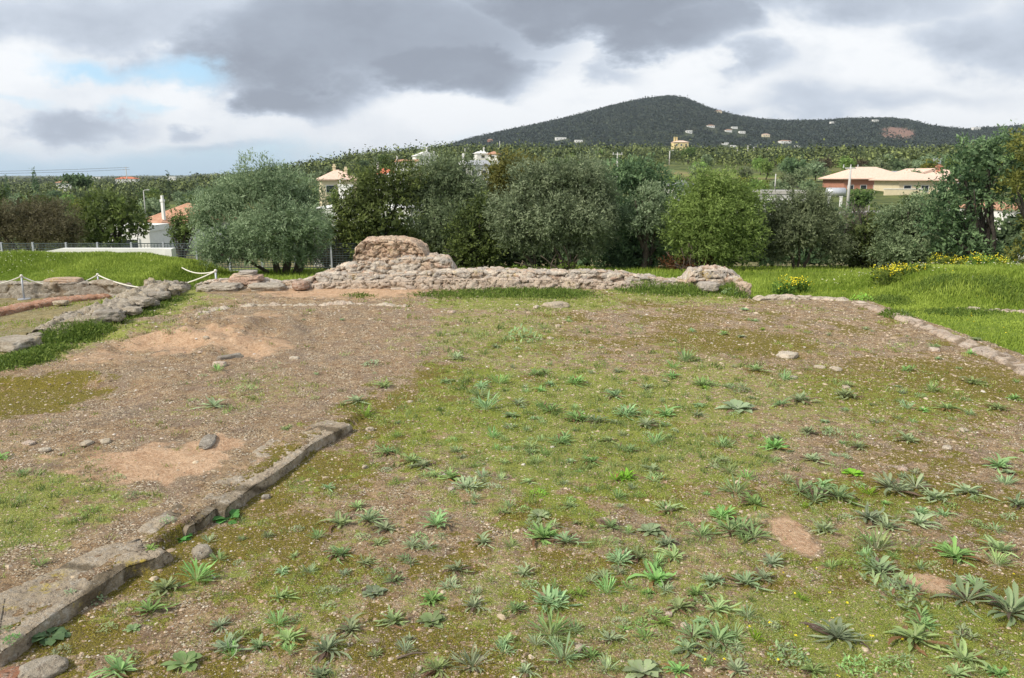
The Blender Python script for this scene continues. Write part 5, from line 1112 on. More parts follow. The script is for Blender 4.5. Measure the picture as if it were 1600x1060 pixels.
while n < 282 and tries < 9000:
    tries += 1; px = rq.uniform(-60, 1640); t = rq.random(); D = 75 * (430 / 75) ** (t ** .62)
    if 480 < px < 1640 and D < 95: continue
    if px > 1180 and px < 1500 and 100 < D < 125: continue
    ki = rq.choices(range(8), [14, 14, 16, 18, 8, 12 if px > 380 else 6, 3 if px < 400 else .6, 8])[0]; s = rq.uniform(.6, 1.1) * (1.1 if ki in (0, 4) else .9) * (1.25 if D > 170 and px > 560 else 1)
    
    x = (px - 800) / 1246 * D; z = z1(x, D); top = z + 5.6 * s; pyt = 530 - F * math.tan(math.atan((top - H) / D) + PITCH)
    rpx = 2.9 * s / D * 1246
    if not clear(px, rpx, pyt, D): continue
    if px < 300 and pyt < 278: continue
    if any(abs(px - q[2]) < (rpx + 2.6 * q[5] / q[3] * 1246) * .42 and abs(D - q[3]) < 6 for q in placed): continue
    vt(px, D, ki, s); n += 1
ORD = ['leftmost', 'second from the left', 'third from the left', 'fourth from the left', 'fifth from the left', 'sixth from the left', 'seventh from the left', 'eighth from the left', 'ninth from the left', 'tenth from the left', 'eleventh from the left', 'twelfth from the left']
def rank(group_items):
    """items sorted left to right -> phrase telling each apart"""
    m = len(group_items)
    return [ORD[i] if i < len(ORD) else '%s from the right' % ['last', 'second', 'third', 'fourth', 'fifth', 'sixth', 'seventh', 'eighth', 'ninth', 'tenth', 'eleventh', 'twelfth', 'thirteenth'][min(12, m - 1 - i)] for i in range(m)]
used = set(); bk = {}
for q in placed:
    if q[6] is None:
        reg = next((r for a, b, r in LAND if a <= q[2] < b), 'on the slope'); dist = 'near' if q[3] < 160 else ('middle' if q[3] < 320 else 'far')
        bk.setdefault((q[1], dist, reg), []).append(q)
for (cn, dist, reg), L in bk.items():
    L.sort(key=lambda q: q[2]); R_ = rank(L)
    for q, w in zip(L, R_):
        q[6] = ('%s %s tree %s' % ({'near': 'near', 'middle': 'middle-distance', 'far': 'distant'}[dist], cn, reg)) + ('' if len(L) == 1 else ', ' + w)
for src, cname, px, D, loc, s, lab in placed:
    if src.name not in used:
        used.add(src.name); c = src; c.location = loc; c.scale = (s, s, s); c.rotation_euler[2] = rq.uniform(0, 6.28); c['label'] = lab; c['group'] = 'trees of the valley'
    else:
        copy_tree(src, loc, rq.uniform(0, 6.28), (s * rq.uniform(.9, 1.2), s * rq.uniform(.9, 1.2), s), lab, 'trees of the valley')
for src in [k[0] for k in KINDS] + [CYP, PINE]:
    if src.name not in used: 
        for ch in list(src.children): bpy.data.objects.remove(ch)
        bpy.data.objects.remove(src)

# ------------------------------------------------------------------ far wood and mountain scrub: uncountable masses
def far_mass(name, n, r0, r1, px0, px1, size, per, leaf, mat, seed, power=1.0, dens=None):
    rs = np.random.RandomState(seed); px = rs.uniform(px0, px1, n); r = r0 * (r1 / r0) ** (rs.uniform(0, 1, n) ** power); x = (px - 800) / 1246 * r
    k = fbm2(x, r, 1 / 70.0, 4, seed) + rs.uniform(-.25, .25, n) > (-.12 if dens is None else dens)
    for a, b, yb, dd in KEEP: 
        if dd > r0: k &= ~((px > a - 2) & (px < b + 2) & (r < dd) & (r > dd * (.9 if dd < 900 else .965)))
    if name == 'hillside_scrub': k &= ~((np.abs(px - 1397) < 26) & (np.abs(r - 2000) < 140) & (rs.uniform(0, 1, n) > .12))
    if name == 'distant_woodland': k &= ~((np.abs(px - 1385) < 75) & (np.abs(r - 900) < 170) & (rs.uniform(0, 1, n) > .2))
    x, r, px = x[k], r[k], px[k]; n = len(x); z = Z(x, r); s = size * rs.uniform(.6, 1.35, n)
    C = np.stack([x, r, z], 1)[:, None, :] + rs.normal(size=(n, per, 3)) * np.array([.42, .42, .26]) * s[:, None, None]; C[:, :, 2] += (s * .45)[:, None]
    m = n * per; lf = np.repeat(s, per) * leaf
    Nh = (C - np.stack([x, r, z + s * .2], 1)[:, None, :]).reshape(-1, 3) / np.repeat(s, per)[:, None] * 1.6 + [0, 0, .3]; V, Fq = leaf_quads(C.reshape(-1, 3), rs.normal(size=(m, 3)), lf * rs.uniform(.7, 1.3, m), lf * .75 * rs.uniform(.7, 1.3, m), rs, Nh)
    sh = np.clip(np.repeat(rs.uniform(0, 1, n) ** 1.5 + .25 * fbm2(x, r, 1 / 50.0, 3, seed + 5), per) + rs.normal(size=m) * .12, 0, 1)
    o = mk(name, V, Fq, MAT[mat], fa={'shade': np.repeat(sh, 4)}); tag(o, kind='stuff')
far_mass('distant_woodland', 14000, 330, 1750, -60, 1680, 6.5, 46, .17, 'wood_far', 301, 1.0)
far_mass('plain_woodland', 4500, 1300, 6500, -60, 560, 10, 16, .4, 'wood_far', 302, 1.0)
far_mass('hillside_scrub', 52000, 1450, 2700, 520, 1680, 6.2, 7, .6, 'scrub', 303, .8, dens=-.5)
# ------------------------------------------------------------------ grass of the surroundings
rs = np.random.RandomState(77)
def region(n, x0, x1, y0, y1, cond=None):
    x = rs.uniform(x0, x1, n); y = y0 * (y1 / y0) ** rs.uniform(0, 1, n); k = np.ones(n, bool) if cond is None else cond(x, y)
    return x[k], y[k]
X1, Y1 = region(95000, 7.3, 15.5, 9.5, 24, lambda x, y: (x > 7.35) & (x < y * .72))
X2, Y2 = region(30000, 4.9, 9.5, 15.5, 25)
X3, Y3 = region(75000, -18, -8.0, 19.9, 25.2, lambda x, y: x > -.72 * y)
X4, Y4 = region(60000, -10, 16, 17.8, 30)
X5, Y5 = region(9000, -13.5, -7.8, 12.5, 19.6, lambda x, y: fbm2(x, y, .7, 3, 5) > .0)
gx = np.concatenate([X1, X2, X3, X4, X5]); gy = np.concatenate([Y1, Y2, Y3, Y4, Y5])
tall = np.concatenate([.04 + .07 * sst(8.0, 10, X1) * sst(15.2, 16.6, Y1), np.full(len(X2), .05), .05 + .05 * sst(21, 23, Y3) * sst(-9.5, -12, X3), np.full(len(X4), .10), np.full(len(X5), .035)])
hn = .7 + .8 * (fbm2(gx, gy, 1.1, 3, 81) + .5)
sh = np.clip(.5 + .7 * fbm2(gx, gy, .9, 3, 82) + rs.normal(size=len(gx)) * .18, 0, 1)
blades('grass', gx, gy, tall * hn * rs.uniform(.6, 1.4, len(gx)), .016 + .010 * rs.uniform(0, 1, len(gx)), MAT['grass'], rs, shade=sh, lean=.6)
# strips of green in front of the back wall and beside the left wall
def spots(n, L):
    xs, ys, hs = [], [], []
    w = np.array([a[2] * a[3] for a in L], float); w /= w.sum()
    for (px, py, rx, ry, h), q in zip(L, w):
        m = int(n * q); c = G(px, py, 0); ex = G(px + rx, py, 0)[0] - c[0]; ey = abs(G(px, py - ry, 0)[1] - G(px, py + ry, 0)[1]) / 2
        a = rs.uniform(0, 6.28, m); r = np.sqrt(rs.uniform(0, 1, m)) * (1 + .3 * rs.normal(size=m) * .5); xs.append(c[0] + ex * r * np.cos(a)); ys.append(c[1] + ey * r * np.sin(a)); hs.append(h * np.clip(1.25 - r, .25, 1.2))
    return np.concatenate(xs), np.concatenate(ys), np.concatenate(hs)
x, y, h = spots(36000, [(700, 462, 60, 5, .06), (800, 460, 110, 7, .10), (880, 462, 60, 6, .09), (1010, 455, 60, 8, .16), (1070, 458, 60, 7, .16), (1145, 460, 22, 7, .22), (560, 464, 30, 3, .04), (240, 472, 60, 7, .07), (230, 480, 40, 6, .08), (150, 505, 40, 10, .10), (110, 525, 55, 14, .2), (140, 522, 30, 10, .2), (30, 565, 50, 14, .12), (70, 550, 40, 10, .10), (320, 453, 30, 4, .06), (200, 492, 50, 8, .06), (1345, 463, 30, 5, .2), (1395, 494, 16, 5, .16), (1410, 496, 16, 5, .14), (1470, 448, 60, 8, .16), (1390, 455, 40, 6, .12), (1560, 455, 50, 10, .16), (1500, 470, 80, 5, .12), (1290, 458, 40, 4, .08)])
blades('lush_weeds', x, y, h * rs.uniform(.5, 1.3, len(x)), .012 + .012 * rs.uniform(0, 1, len(x)), MAT['lush'], rs, lean=.9)
# leafy masses of the lush clumps
n = len(x); k = rs.randint(0, n, 16000); C = np.stack([x[k], y[k], Z(x[k], y[k], False) + h[k] * rs.uniform(.1, 1.0, len(k))], 1)
V, Fq = leaf_quads(C, rs.normal(size=(len(k), 3)) + [0, 0, .4], rs.uniform(.03, .06, len(k)), rs.uniform(.014, .026, len(k)), rs); tag(mk('weed_leaves', V, Fq, MAT['lush'], fa={'shade': np.repeat(rs.uniform(0, 1, len(k)), 4)}), kind='stuff')
# flowers
def petals(name, x, y, zo, s, mat):
    n = len(x); z = Z(x, y, False) + zo; m = n * 5; C = np.repeat(np.stack([x, y, z], 1), 5, 0); a = rs.uniform(0, 6.28, m); D_ = np.stack([np.cos(a), np.sin(a), rs.uniform(.0, .9, m)], 1)
    V, Fq = leaf_quads(C, D_, np.repeat(s, 5), np.repeat(s, 5) * .8, rs); tag(mk(name, V, Fq, MAT[mat], fa={'shade': np.repeat(rs.uniform(0, 1, m), 4)}), kind='stuff')
a, b = region(1100, 8.0, 14, 15.8, 21, lambda x, y: fbm2(x, y, .8, 3, 15) > .05); c, d = region(420, -18, -10, 20.5, 25, lambda x, y: fbm2(x, y, .8, 3, 16) > .08)
x = np.concatenate([a, c]); y = np.concatenate([b, d]); petals('daisies', x, y, rs.uniform(.08, .20, len(x)), rs.uniform(.012, .026, len(x)), 'daisy')
a, b = region(260, 5.0, 14, 11, 20, lambda x, y: (fbm2(x, y, .8, 3, 17) > .1) & ((x > 7.4) | (y > 15.6))); petals('buttercups', a, b, rs.uniform(.05, .16, len(a)), rs.uniform(.01, .02, len(a)), 'yellow_petal')
a = []; 
for px, py in [(1276, 891), (1323, 947), (1300, 972), (1243, 1000), (1407, 1010), (1260, 985), (1172, 979), (1100, 1032), (1133, 1030), (1215, 1032), (1310, 1055), (1362, 994), (1225, 896), (1296, 930), (1203, 980), (743, 762), (805, 571), (832, 573), (1037, 744), (1241, 933), (1583, 897)]: a.append(G(px, py, .03))
a = np.array(a); petals('yellow_florets', a[:, 0], a[:, 1], rs.uniform(.02, .06, len(a)), rs.uniform(.010, .014, len(a)), 'yellow_petal')

# ------------------------------------------------------------------ litter, gravel and low cover on the terrace
def dens(x, y, which):
    c1, c2, c3, _ = zones(x, y); return {'moss': c1[:, 0], 'green': c1[:, 1], 'sand': c1[:, 2]}[which]
x, y = scatter_xy(170000, rs, 2.4, 17); k = inside(x, y); x, y = x[k], y[k]
sd = dens(x, y, 'sand'); mo = dens(x, y, 'moss'); cl = fbm2(x, y, 2.0, 3, 19)
k = rs.uniform(0, 1, len(x)) > sd * .85 + .25 - cl * .5 + mo * .15; x, y = x[k], y[k]
r = np.hypot(x, y); s = np.maximum(.0055, r * .00135) * np.exp(rs.normal(size=len(x)) * .45); pebbles('gravel', x, y, s, MAT['pebble'], rs)
x, y = scatter_xy(4200, rs, 2.4, 16.5); k = inside(x, y); x, y = x[k], y[k]; s = .016 * np.exp(rs.normal(size=len(x)) * .5); s = np.clip(s, .008, .06); pebbles('coarse_gravel', x, y, s, MAT['pebble'], rs)
x, y = scatter_xy(60000, rs, 2.4, 16); k = inside(x, y); x, y = x[k], y[k]; m = dens(x, y, 'moss'); k = rs.uniform(0, 1, len(x)) < m * .9; x, y = x[k], y[k]; r = np.hypot(x, y)
blades('moss', x, y, np.maximum(.009, r * .0016) * rs.uniform(.5, 1.4, len(x)), np.maximum(.006, r * .0013), MAT['moss'], rs, z=Z(x, y), lean=1.0)
x, y = scatter_xy(130000, rs, 2.4, 16.5); k = inside(x, y); x, y = x[k], y[k]; m = dens(x, y, 'green'); k = rs.uniform(0, 1, len(x)) < m * .95; x, y = x[k], y[k]; r = np.hypot(x, y); n = len(x)
C = np.stack([x, y, Z(x, y) + rs.uniform(.002, .02, n)], 1); s = np.maximum(.009, r * .0019) * rs.uniform(.6, 1.5, n); V, Fq = leaf_quads(C, rs.normal(size=(n, 3)) * [1, 1, .35] + [0, 0, .3], s, s * .42, rs)
tag(mk('ground_cover', V, Fq, MAT['cover'], fa={'shade': np.repeat(rs.uniform(0, 1, n), 4)}), kind='stuff')
x, y = scatter_xy(42000, rs, 2.4, 16.5); k = inside(x, y); x, y = x[k], y[k]; k = rs.uniform(0, 1, len(x)) > dens(x, y, 'sand') * .8 + .15; x, y = x[k], y[k]; r = np.hypot(x, y); n = len(x)
C = np.stack([x, y, Z(x, y) + rs.uniform(.001, .012, n)], 1); L = np.maximum(.018, r * .003) * rs.uniform(.5, 2.0, n); V, Fq = leaf_quads(C, rs.normal(size=(n, 3)) * [1, 1, .14], L, np.maximum(.0016, r * .00045) * rs.uniform(.8, 1.6, n), rs)
tag(mk('dry_litter', V, Fq, MAT['straw'], fa={'shade': np.repeat(rs.uniform(0, 1, n) ** 1.4, 4)}), kind='stuff')

# small leafy herbs growing in loose mats
hx, hy = scatter_xy(2600, rs, 2.4, 13); k = inside(hx, hy); hx, hy = hx[k], hy[k]
hp = 800 + F * hx / (hy * CP + H * SP); k = rs.uniform(0, 1, len(hx)) < np.clip(dens(hx, hy, 'green') * .8 + (np.hypot(hx, hy) < 4.6) * (hp > 900) * .5, 0, 1) * (.35 + 1.2 * np.clip(fbm2(hx, hy, 1.4, 3, 55) + .2, 0, 1)); hx, hy = hx[k], hy[k]
q = 46; m = len(hx) * q; hr = np.hypot(hx, hy); sp = np.repeat((.02 + hr * .004) * rs.uniform(.6, 1.5, len(hx)), q); x = np.repeat(hx, q) + rs.normal(size=m) * sp; y = np.repeat(hy, q) + rs.normal(size=m) * sp
C = np.stack([x, y, Z(x, y) + rs.uniform(0, 1, m) ** 1.5 * sp * .8], 1); s = np.maximum(.009, np.repeat(hr, q) * .0022) * rs.uniform(.6, 1.4, m); V, Fq = leaf_quads(C, rs.normal(size=(m, 3)) * [1, 1, .4] + [0, 0, .25], s, s * .5, rs, rs.normal(size=(m, 3)) * .3 + [0, 0, 1])
tag(mk('small_herbs', V, Fq, MAT['herb'], fa={'shade': np.repeat(np.clip(np.repeat(rs.uniform(0, 1, len(hx)), q) + rs.normal(size=m) * .15, 0, 1), 4)}), kind='stuff')
# soft pale grass and herb tufts in the greenest part
hx, hy = scatter_xy(6500, rs, 3.2, 13); k = inside(hx, hy); hx, hy = hx[k], hy[k]; gd_ = dens(hx, hy, 'green'); k = rs.uniform(0, 1, len(hx)) < np.clip((gd_ - .3) * .75, 0, .6) * np.clip(.3 + 1.8 * (fbm2(hx, hy, 1.1, 3, 57) + .12), 0, 1.2); hx, hy = hx[k], hy[k]
q = 20; m = len(hx) * q; hr = np.repeat(np.hypot(hx, hy), q); sp = hr * .0042 * np.repeat(rs.uniform(.6, 1.6, len(hx)), q); x = np.repeat(hx, q) + rs.normal(size=m) * sp; y = np.repeat(hy, q) + rs.normal(size=m) * sp
blades('soft_grass', x, y, (.018 + hr * .0052) * rs.uniform(.5, 1.5, m), np.maximum(.004, hr * .0011), MAT['herb'], rs, z=Z(x, y), lean=1.3, shade=np.clip(np.repeat(rs.uniform(.1, 1, len(hx)), q) + rs.normal(size=m) * .15, 0, 1))
# seedlings and thin grass in small tufts between the weeds
cx, cy_ = scatter_xy(8000, rs, 2.4, 16); k = inside(cx, cy_); cx, cy_ = cx[k], cy_[k]; k = rs.uniform(0, 1, len(cx)) < dens(cx, cy_, 'green') * .95 + .04; cx, cy_ = cx[k], cy_[k]; rr3 = np.hypot(cx, cy_)
q = 14; m = len(cx) * q; sp = np.repeat(.012 + rr3 * .0022, q); x = np.repeat(cx, q) + rs.normal(size=m) * sp; y = np.repeat(cy_, q) + rs.normal(size=m) * sp
blades('seedlings', x, y, (.012 + np.repeat(rr3, q) * .0022) * rs.uniform(.5, 1.8, m), np.maximum(.0035, np.repeat(rr3, q) * .0009), MAT['cover'], rs, z=Z(x, y), lean=1.2, shade=np.clip(np.repeat(rs.uniform(0, 1, len(cx)), q) + rs.normal(size=m) * .1, 0, 1))
# ------------------------------------------------------------------ weeds, one by one
PROT = {}
def proto(kind, mat, sd):
    k = (kind, mat, sd)
    if k not in PROT:
        V, Fs, U, T_, Q = plant_mesh(kind, 1000 + sd * 17 + len(kind)); o = mk('rosette_weed' if kind in ('rosette', 'flat', 'clump') else {'tuft': 'grass_tuft', 'broad': 'broadleaf_weed', 'bushy': 'bushy_weed'}[kind], V, Fs, MAT[mat], None, True, fa={'u': U, 't': T_, 'q': Q}); PROT[k] = [o, False]
    return PROT[k]
WEEDS = []
def weed(px, py, w, kind, mat, lab=None, hz=1.0):
    c = G(px, py, 0.02)
    if not (-7.6 < c[0] < 7.6) or c[1] > 16.5: pass
    z = z1(c[0], c[1]); c = G(px, py, z); k = depth(c) / F
    WEEDS.append((px, py, c, w * k, kind, mat, lab, hz))
M = {'g': 'p_grey', 'l': 'p_light', 'd': 'p_dark', 'b': 'p_bright', 'o': 'p_broad'}
hand = '''510 1018 88 rosette d|450 1000 62 rosette g|548 985 64 rosette g|583 927 52 flat d|570 882 46 rosette g|615 972 56 rosette g|675 972 60 flat d|740 948 60 rosette g|712 892 52 rosette g|755 848 54 rosette g|532 820 52 rosette g|575 815 66 rosette d|602 828 46 rosette g|682 822 66 rosette l|682 1046 62 rosette g|738 1042 66 tuft g|790 1005 54 rosette g|866 945 96 clump l|818 898 52 rosette g|850 842 66 rosette l|884 848 70 rosette l|955 825 54 rosette l|968 880 66 clump l|1000 872 58 rosette g|1026 908 76 rosette l|1052 872 62 rosette g|1040 852 46 rosette d|952 1000 56 rosette g|948 1048 46 tuft g|1005 1052 72 flat g|1102 998 96 clump l|1072 1016 60 rosette l|1120 955 64 rosette g|1112 910 62 rosette d|1166 912 66 rosette l|1194 905 64 rosette g|1205 882 52 rosette d|1128 810 76 clump l|1158 832 88 clump l|1150 770 62 tuft l|1096 838 52 tuft l|1040 800 64 rosette g|1308 998 98 rosette d|1428 1000 92 rosette g|1506 1034 100 rosette g|1548 948 140 clump l|1392 932 104 bushy d|1376 895 90 clump l|1368 858 74 tuft g|1490 872 86 rosette l|1562 862 66 rosette g|1386 826 66 rosette g|1436 820 66 rosette g|1358 812 80 rosette d|1270 778 84 clump l|1310 780 74 rosette l|1418 770 100 clump g|1180 790 60 rosette l|570 652 52 tuft b|556 628 44 rosette g|600 605 46 rosette g|582 572 40 bushy d|715 562 40 rosette g|818 532 66 bushy d|645 722 46 rosette g|605 708 48 rosette l|660 728 46 rosette g|735 762 66 clump g|705 748 44 rosette g|790 802 34 rosette g|890 792 32 rosette g|925 722 48 rosette l|1102 602 56 clump b|1150 612 52 bushy d|1152 640 62 flat d|1210 688 34 rosette g|1302 682 38 bushy d|1455 612 40 tuft b|1250 628 54 rosette g|1220 634 46 rosette l|1070 565 48 tuft l|1410 497 34 bushy d|1142 462 36 bushy d|1345 470 40 bushy b|335 636 62 rosette g|385 612 44 bushy g|210 606 30 rosette g|190 598 24 rosette l|340 580 26 tuft l|35 742 32 tuft l|360 812 56 broad o|280 842 40 broad o|78 995 66 broad o|62 884 34 tuft b|235 858 28 rosette b|140 800 40 bushy b|145 592 24 tuft l|20 1000 30 bushy o|820 1050 50 rosette g|1150 1050 60 rosette g|1230 1030 70 bushy l|1400 1045 60 bushy l|1270 1050 50 rosette b|1340 1050 70 bushy l|1180 1000 40 tuft b|640 1000 30 rosette g|860 640 50 clump l|900 655 60 clump l|760 640 52 tuft l|830 700 46 rosette g|880 690 56 clump l|930 660 46 rosette l|980 650 64 clump l|1010 665 50 rosette g|1040 650 56 rosette l|950 690 40 rosette g|780 600 40 tuft l|900 600 50 clump l|840 585 46 clump l|750 620 40 tuft l|1140 740 40 tuft g|965 780 40 tuft l|1020 735 44 rosette g|1090 650 36 rosette g|1210 700 50 rosette l|1270 720 50 rosette g|1340 700 40 rosette g|1420 690 50 rosette g|1480 640 50 rosette g|1520 600 50 rosette g|1560 640 50 rosette g|1320 620 50 rosette g|1180 580 46 rosette g|1050 590 44 rosette l|960 620 44 rosette l|1560 730 60 rosette l|1510 770 70 rosette g|1590 790 60 rosette l|1460 780 60 rosette g'''
for t in hand.split('|'):
    a = t.split(); weed(float(a[0]), float(a[1]), float(a[2]), a[3], M[a[4]])
rw_ = random.Random(21); n = 0
def gd(px, py):
    v = .16
    for (a, b, c, d, w) in ((920, 640, 230, 90, .9), (800, 740, 200, 60, .5), (1150, 600, 150, 50, .5), (1350, 640, 220, 60, .5), (1300, 790, 330, 60, .8), (900, 800, 350, 60, .3), (820, 500, 150, 30, .5), (1450, 860, 200, 90, .6), (1000, 950, 250, 110, .4), (600, 900, 200, 120, .25), (1250, 520, 250, 30, .35), (1050, 1000, 300, 60, .6)):
        v = max(v, w * max(0, 1 - ((px - a) / c) ** 2 - ((py - b) / d) ** 2 + .25))
    x = G(px, py)[0]; y = G(px, py)[1]
    if x < xk(y) + .12: v *= .18
    return v
while n < 330:
    px = rw_.uniform(-20, 1620); py = 485 + 575 * rw_.random() ** 1.0
    c = G(px, py)
    if rw_.random() > gd(px, py) or not inside(np.array([c[0]]), np.array([c[1]]))[0]: continue
    w = (16 + (py - 480) * .085) * rw_.uniform(.7, 1.3) * (1 if n < 110 else .62)
    if any(abs(px - q[0]) < (w + q[3] / (depth(q[2]) / F)) * .33 and abs(py - q[1]) < w * .3 for q in WEEDS): continue
    if abs(px - 1235) < 40 and abs(py - 835) < 40 or abs(px - 1455) < 45 and abs(py - 915) < 20: continue
    weed(px, py, w, rw_.choices(['rosette', 'tuft', 'clump', 'flat', 'bushy'], [8, 3, 4, 2, 0] if n < 110 else [2, 8, 3, 1, 7])[0], rw_.choices(['p_grey', 'p_light', 'p_dark', 'p_bright'], [5, 6, 2, 1])[0]); n += 1
NAMES = {'rosette': 'leafy rosette weed', 'flat': 'flat broad-leaved rosette weed', 'clump': 'clump of leafy weeds', 'tuft': 'upright grassy tuft', 'broad': 'weed with rounded dark leaves', 'bushy': 'low bushy weed'}
CN = {'p_grey': 'grey-green', 'p_light': 'light green', 'p_dark': 'blue-green', 'p_bright': 'bright green', 'p_broad': 'dark green'}
def reg(px, py):
    c = G(px, py)
    if c[0] < xk(c[1]) + .05 and py > 560 and px < 560: return 'left of the kerb' if py < 700 else 'by the orange soil'
    col = 'left' if px < 700 else ('centre' if px < 1130 else 'right')
    row = 'at the bottom edge' if py > 985 else 'near the bottom' if py > 900 else 'low down' if py > 800 else 'in the foreground' if py > 700 else 'half way back' if py > 610 else 'far back' if py > 530 else 'by the back wall'
    return '%s, %s' % (row, col)
bk = {}
for i, q in enumerate(WEEDS): bk.setdefault((q[4], q[5], reg(q[0], q[1])), []).append(i)
lab = {}
for (kind, mat, rg), L in bk.items():
    L.sort(key=lambda i: WEEDS[i][0])
    for w, i in zip(rank(L), L): lab[i] = '%s %s %s%s' % (CN[mat], NAMES[kind], rg, '' if len(L) == 1 else ', ' + w)
SPECIAL = {(1548, 948): 'largest light green weed clump, right beside the round sandy patch', (360, 812): 'dark round-leaved weed growing at the broken gap of the kerb', (78, 995): 'dark round-leaved weed against the side of the nearest kerb', (280, 842): 'small dark-leaved weed between the two kerb pieces', (570, 652): 'bright upright grass tuft at the far end of the kerb', (1308, 998): 'blue-green rosette with serrated leaves and yellow florets, bottom right', (510, 1018): 'largest blue-green rosette at the bottom, left of centre', (866, 945): 'large light green clump with yellowing leaves in the lower middle', (1392, 932): 'dark bushy weed left of the round sandy patch', (818, 532): 'blue-green weed clump in the far middle ground', (1455, 612): 'vivid yellow-green tuft on the right of the terrace', (1345, 470): 'green bush at the far right edging', (583, 927): 'flat blue-green rosette alone in the lower left gravel'}
for i, (px, py, c, s, kind, mat, _, hz) in enumerate(WEEDS):
    p = proto(kind, mat, i % (7 if kind == 'rosette' else 5 if kind in ('clump', 'tuft') else 3)); l = SPECIAL.get((px, py), lab[i]); f = s * rw_.uniform(.92, 1.12)
    if not p[1]: p[1] = True; o = p[0]
    else: o = p[0].copy(); COL.objects.link(o)
    o.location = (c[0], c[1], c[2] - .004); o.rotation_euler = (rw_.uniform(-.08, .08), rw_.uniform(-.08, .08), rw_.uniform(0, 6.28)); o.scale = (f, f, f * rw_.uniform(.8, 1.1)); tag(o, l, 'weed', 'weeds growing on the terrace')
b = MB(); p = G(620, 1030, .01); q = G(668, 1020, .02); b.tube([(p[0], p[1], z1(p[0], p[1]) + .008), ((p[0] + q[0]) / 2, (p[1] + q[1]) / 2, .03), (q[0], q[1], z1(q[0], q[1]) + .01)], [.006, .005, .003], 6); tag(b.build('dead_stick', MAT['wood_old']), 'short dead stick lying near the bottom edge', 'stick')

# ------------------------------------------------------------------ light, sky, air, camera
SUN_EL, SUN_AZ = math.radians(42), math.radians(-125)     # azimuth measured from +Y towards +X: behind the viewer's left shoulder
sd = Vector((math.sin(SUN_AZ) * math.cos(SUN_EL), math.cos(SUN_AZ) * math.cos(SUN_EL), math.sin(SUN_EL)))
L = bpy.data.lights.new('sun', 'SUN'); L.energy = 3.0; L.angle = math.radians(12); L.color = (1, .93, .82)
lo = bpy.data.objects.new('sun', L); COL.objects.link(lo); lo.rotation_euler = sd.to_track_quat('Z', 'Y').to_euler(); lo.location = (0, 0, 50)
w = bpy.data.worlds.new('World'); scene.world = w; w.use_nodes = True; nt = NT(w.node_tree)
sky = nt.node('ShaderNodeTexSky', sky_type='NISHITA'); sky.sun_disc = False; sky.sun_elevation = SUN_EL; sky.sun_rotation = SUN_AZ; sky.dust_density = 1.0
tc = nt.node('ShaderNodeTexCoord').outputs['Generated']; sx = nt.node('ShaderNodeSeparateXYZ'); nt.put(sx.inputs[0], tc)
yy = nt.m('MAXIMUM', nt.m('ABSOLUTE', sx.outputs[1]), .25); U = nt.m('DIVIDE', sx.outputs[0], yy); Vv = nt.m('DIVIDE', nt.m('MAXIMUM', sx.outputs[2], -.02), yy)
cb = nt.node('ShaderNodeCombineXYZ'); nt.put(cb.inputs[0], U); nt.put(cb.inputs[1], nt.m('MULTIPLY', Vv, 1.9)); uv = cb.outputs[0]
nA = nt.noise(uv, 3.2, 8, .55); nB = nt.noise(uv, 9.0, 9, .62); nC_ = nt.noise(uv, 1.4, 5, .5)
def warp(c, amp, n1, n2): return nt.m('ADD', c, nt.m('ADD', nt.m('MULTIPLY', nt.m('SUBTRACT', n1, .5), amp), nt.m('MULTIPLY', nt.m('SUBTRACT', n2, .5), amp * .6)))
nA2 = nt.noise(uv, 4.1, 8, .55, .3); 
Uw = warp(U, .30, nA, nB); Vw = warp(Vv, .10, nA2, nB)
def cl(px, py, rx, ry, s, soft=.55):
    soft = min(.85, soft * 1.5)
    a, b_, c = ray(px, py); u0, v0 = a / b_, c / b_; du = nt.m('DIVIDE', nt.m('SUBTRACT', Uw, u0), rx / 1200.0); dv = nt.m('DIVIDE', nt.m('SUBTRACT', Vw, v0), ry / 1200.0)
    d = nt.m('SQRT', nt.m('ADD', nt.m('MULTIPLY', du, du), nt.m('MULTIPLY', dv, dv))); return nt.sm(d, 1 + soft * .8, 1 - soft, 0, s)
def mx(L_):
    r = L_[0]
    for q in L_[1:]: r = nt.m('MAXIMUM', r, q)
    return r
dark = mx([cl(560, 60, 290, 74, .84, .35), cl(690, 105, 150, 44, 1.0, .3), cl(500, 140, 90, 32, .85, .4), cl(120, 25, 330, 56, .44, .5), cl(930, 10, 230, 48, .95, .35), cl(1050, 55, 110, 34, .85, .4), cl(1290, -10, 260, 44, .52, .5), cl(1570, 60, 170, 60, .50, .6),
           cl(140, 190, 95, 20, .50, .45), cl(297, 198, 46, 10, .42, .5), cl(1190, 95, 70, 20, .45, .6), cl(1300, 165, 260, 22, .34, .7), cl(960, 110, 40, 30, .35, .6), cl(350, 225, 120, 10, .3, .6)])
dark = nt.m('MAXIMUM', dark, nt.sm(Vv, .20, .5, 0, .36))
dark = nt.m('ADD', dark, nt.m('MULTIPLY', nt.m('SUBTRACT', nB, .5), .46)); dark = nt.m('ADD', dark, nt.sm(nA, .45, .65, -.02, .16))
ccol = nt.ramp(dark, [(0.0, (.665, .68, .695)), (.16, (.585, .61, .64)), (.36, (.43, .475, .54)), (.62, (.30, .338, .40)), (1.0, (.215, .242, .29))])
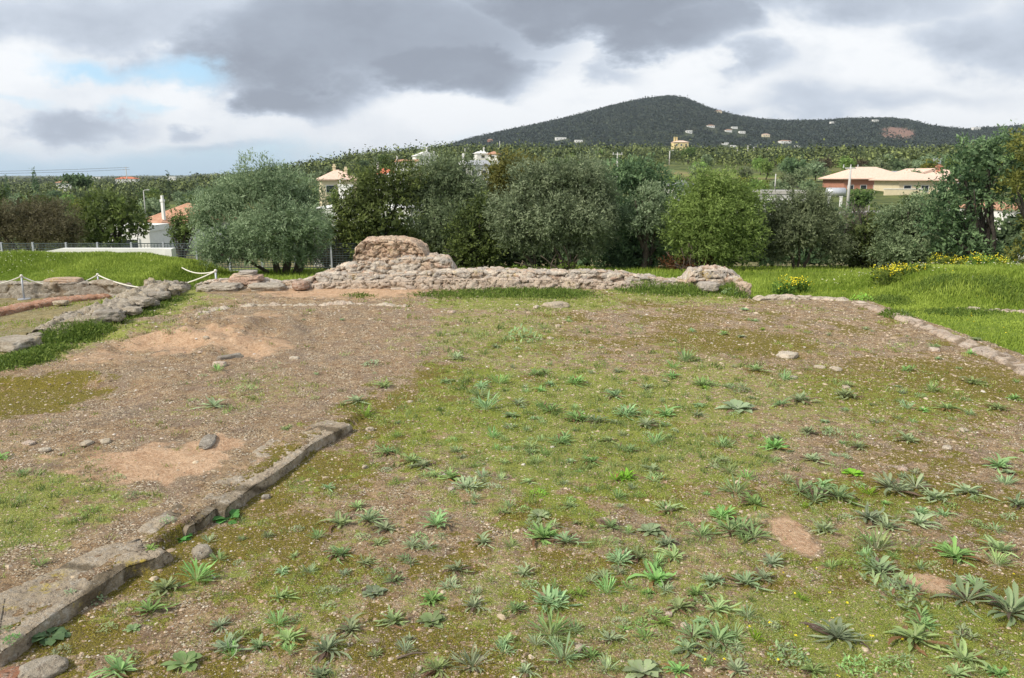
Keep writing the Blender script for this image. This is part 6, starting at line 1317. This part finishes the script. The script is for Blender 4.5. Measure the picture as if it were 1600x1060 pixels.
gap = mx([cl(170, 112, 105, 15, .9, .5), cl(315, 110, 65, 19, .95, .5), cl(225, 165, 30, 10, .6, .6), cl(60, 160, 60, 8, .4, .6)])
gap = nt.m('MAXIMUM', gap, nt.m('MULTIPLY', nt.sm(Vw, .058, .022, 0, 1), nt.sm(U, .05, -.22)))
blue = nt.mix(.55, nt.mix(1.0, sky.outputs[0], (.1, .1, .1), 'MULTIPLY'), (.36, .62, .84))
col = nt.mix(gap, ccol, blue)
bg = nt.node('ShaderNodeBackground'); nt.put(bg.inputs[0], nt.mix(1.0, col, (10, 10, 10), 'MULTIPLY')); bg.inputs[1].default_value = .1
ow = nt.node('ShaderNodeOutputWorld'); nt.l.new(bg.outputs[0], ow.inputs[0])
w.cycles.sampling_method = 'MANUAL'; w.cycles.sample_map_resolution = 512

if HAZE:
    V = [(x, y, z) for z in (-60, 320) for y in (-60, 13000) for x in (-14000, 14000)]; b = MB(); b.add(V, [(0, 2, 3, 1), (4, 5, 7, 6), (0, 1, 5, 4), (2, 6, 7, 3), (0, 4, 6, 2), (1, 3, 7, 5)])
    m = bpy.data.materials.new('air'); m.use_nodes = True; q = NT(m.node_tree); pv = q.node('ShaderNodeVolumePrincipled'); pv.inputs['Color'].default_value = (.80, .88, 1, 1); pv.inputs['Density'].default_value = HAZE; pv.inputs['Anisotropy'].default_value = .2
    oo = q.node('ShaderNodeOutputMaterial'); q.l.new(pv.outputs[0], oo.inputs['Volume']); o = b.build('haze', m); tag(o, kind='stuff')

cam = bpy.data.cameras.new('camera'); cam.sensor_width = 36; cam.lens = F / 1600 * 36; cam.clip_end = 40000; cam.clip_start = .05
co = bpy.data.objects.new('camera', cam); COL.objects.link(co); co.location = (0, 0, H); co.rotation_euler = (math.pi / 2 - PITCH, 0, 0); scene.camera = co
vs = scene.view_settings; vs.view_transform = 'Standard'; vs.look = 'None'; vs.gamma = 1; vs.exposure = EXPO; vs.use_curve_mapping = False
cy = scene.cycles; cy.max_bounces = 6; cy.diffuse_bounces = 3; cy.transmission_bounces = 3; cy.volume_bounces = 0; cy.caustics_reflective = False; cy.caustics_refractive = False; cy.use_denoising = True
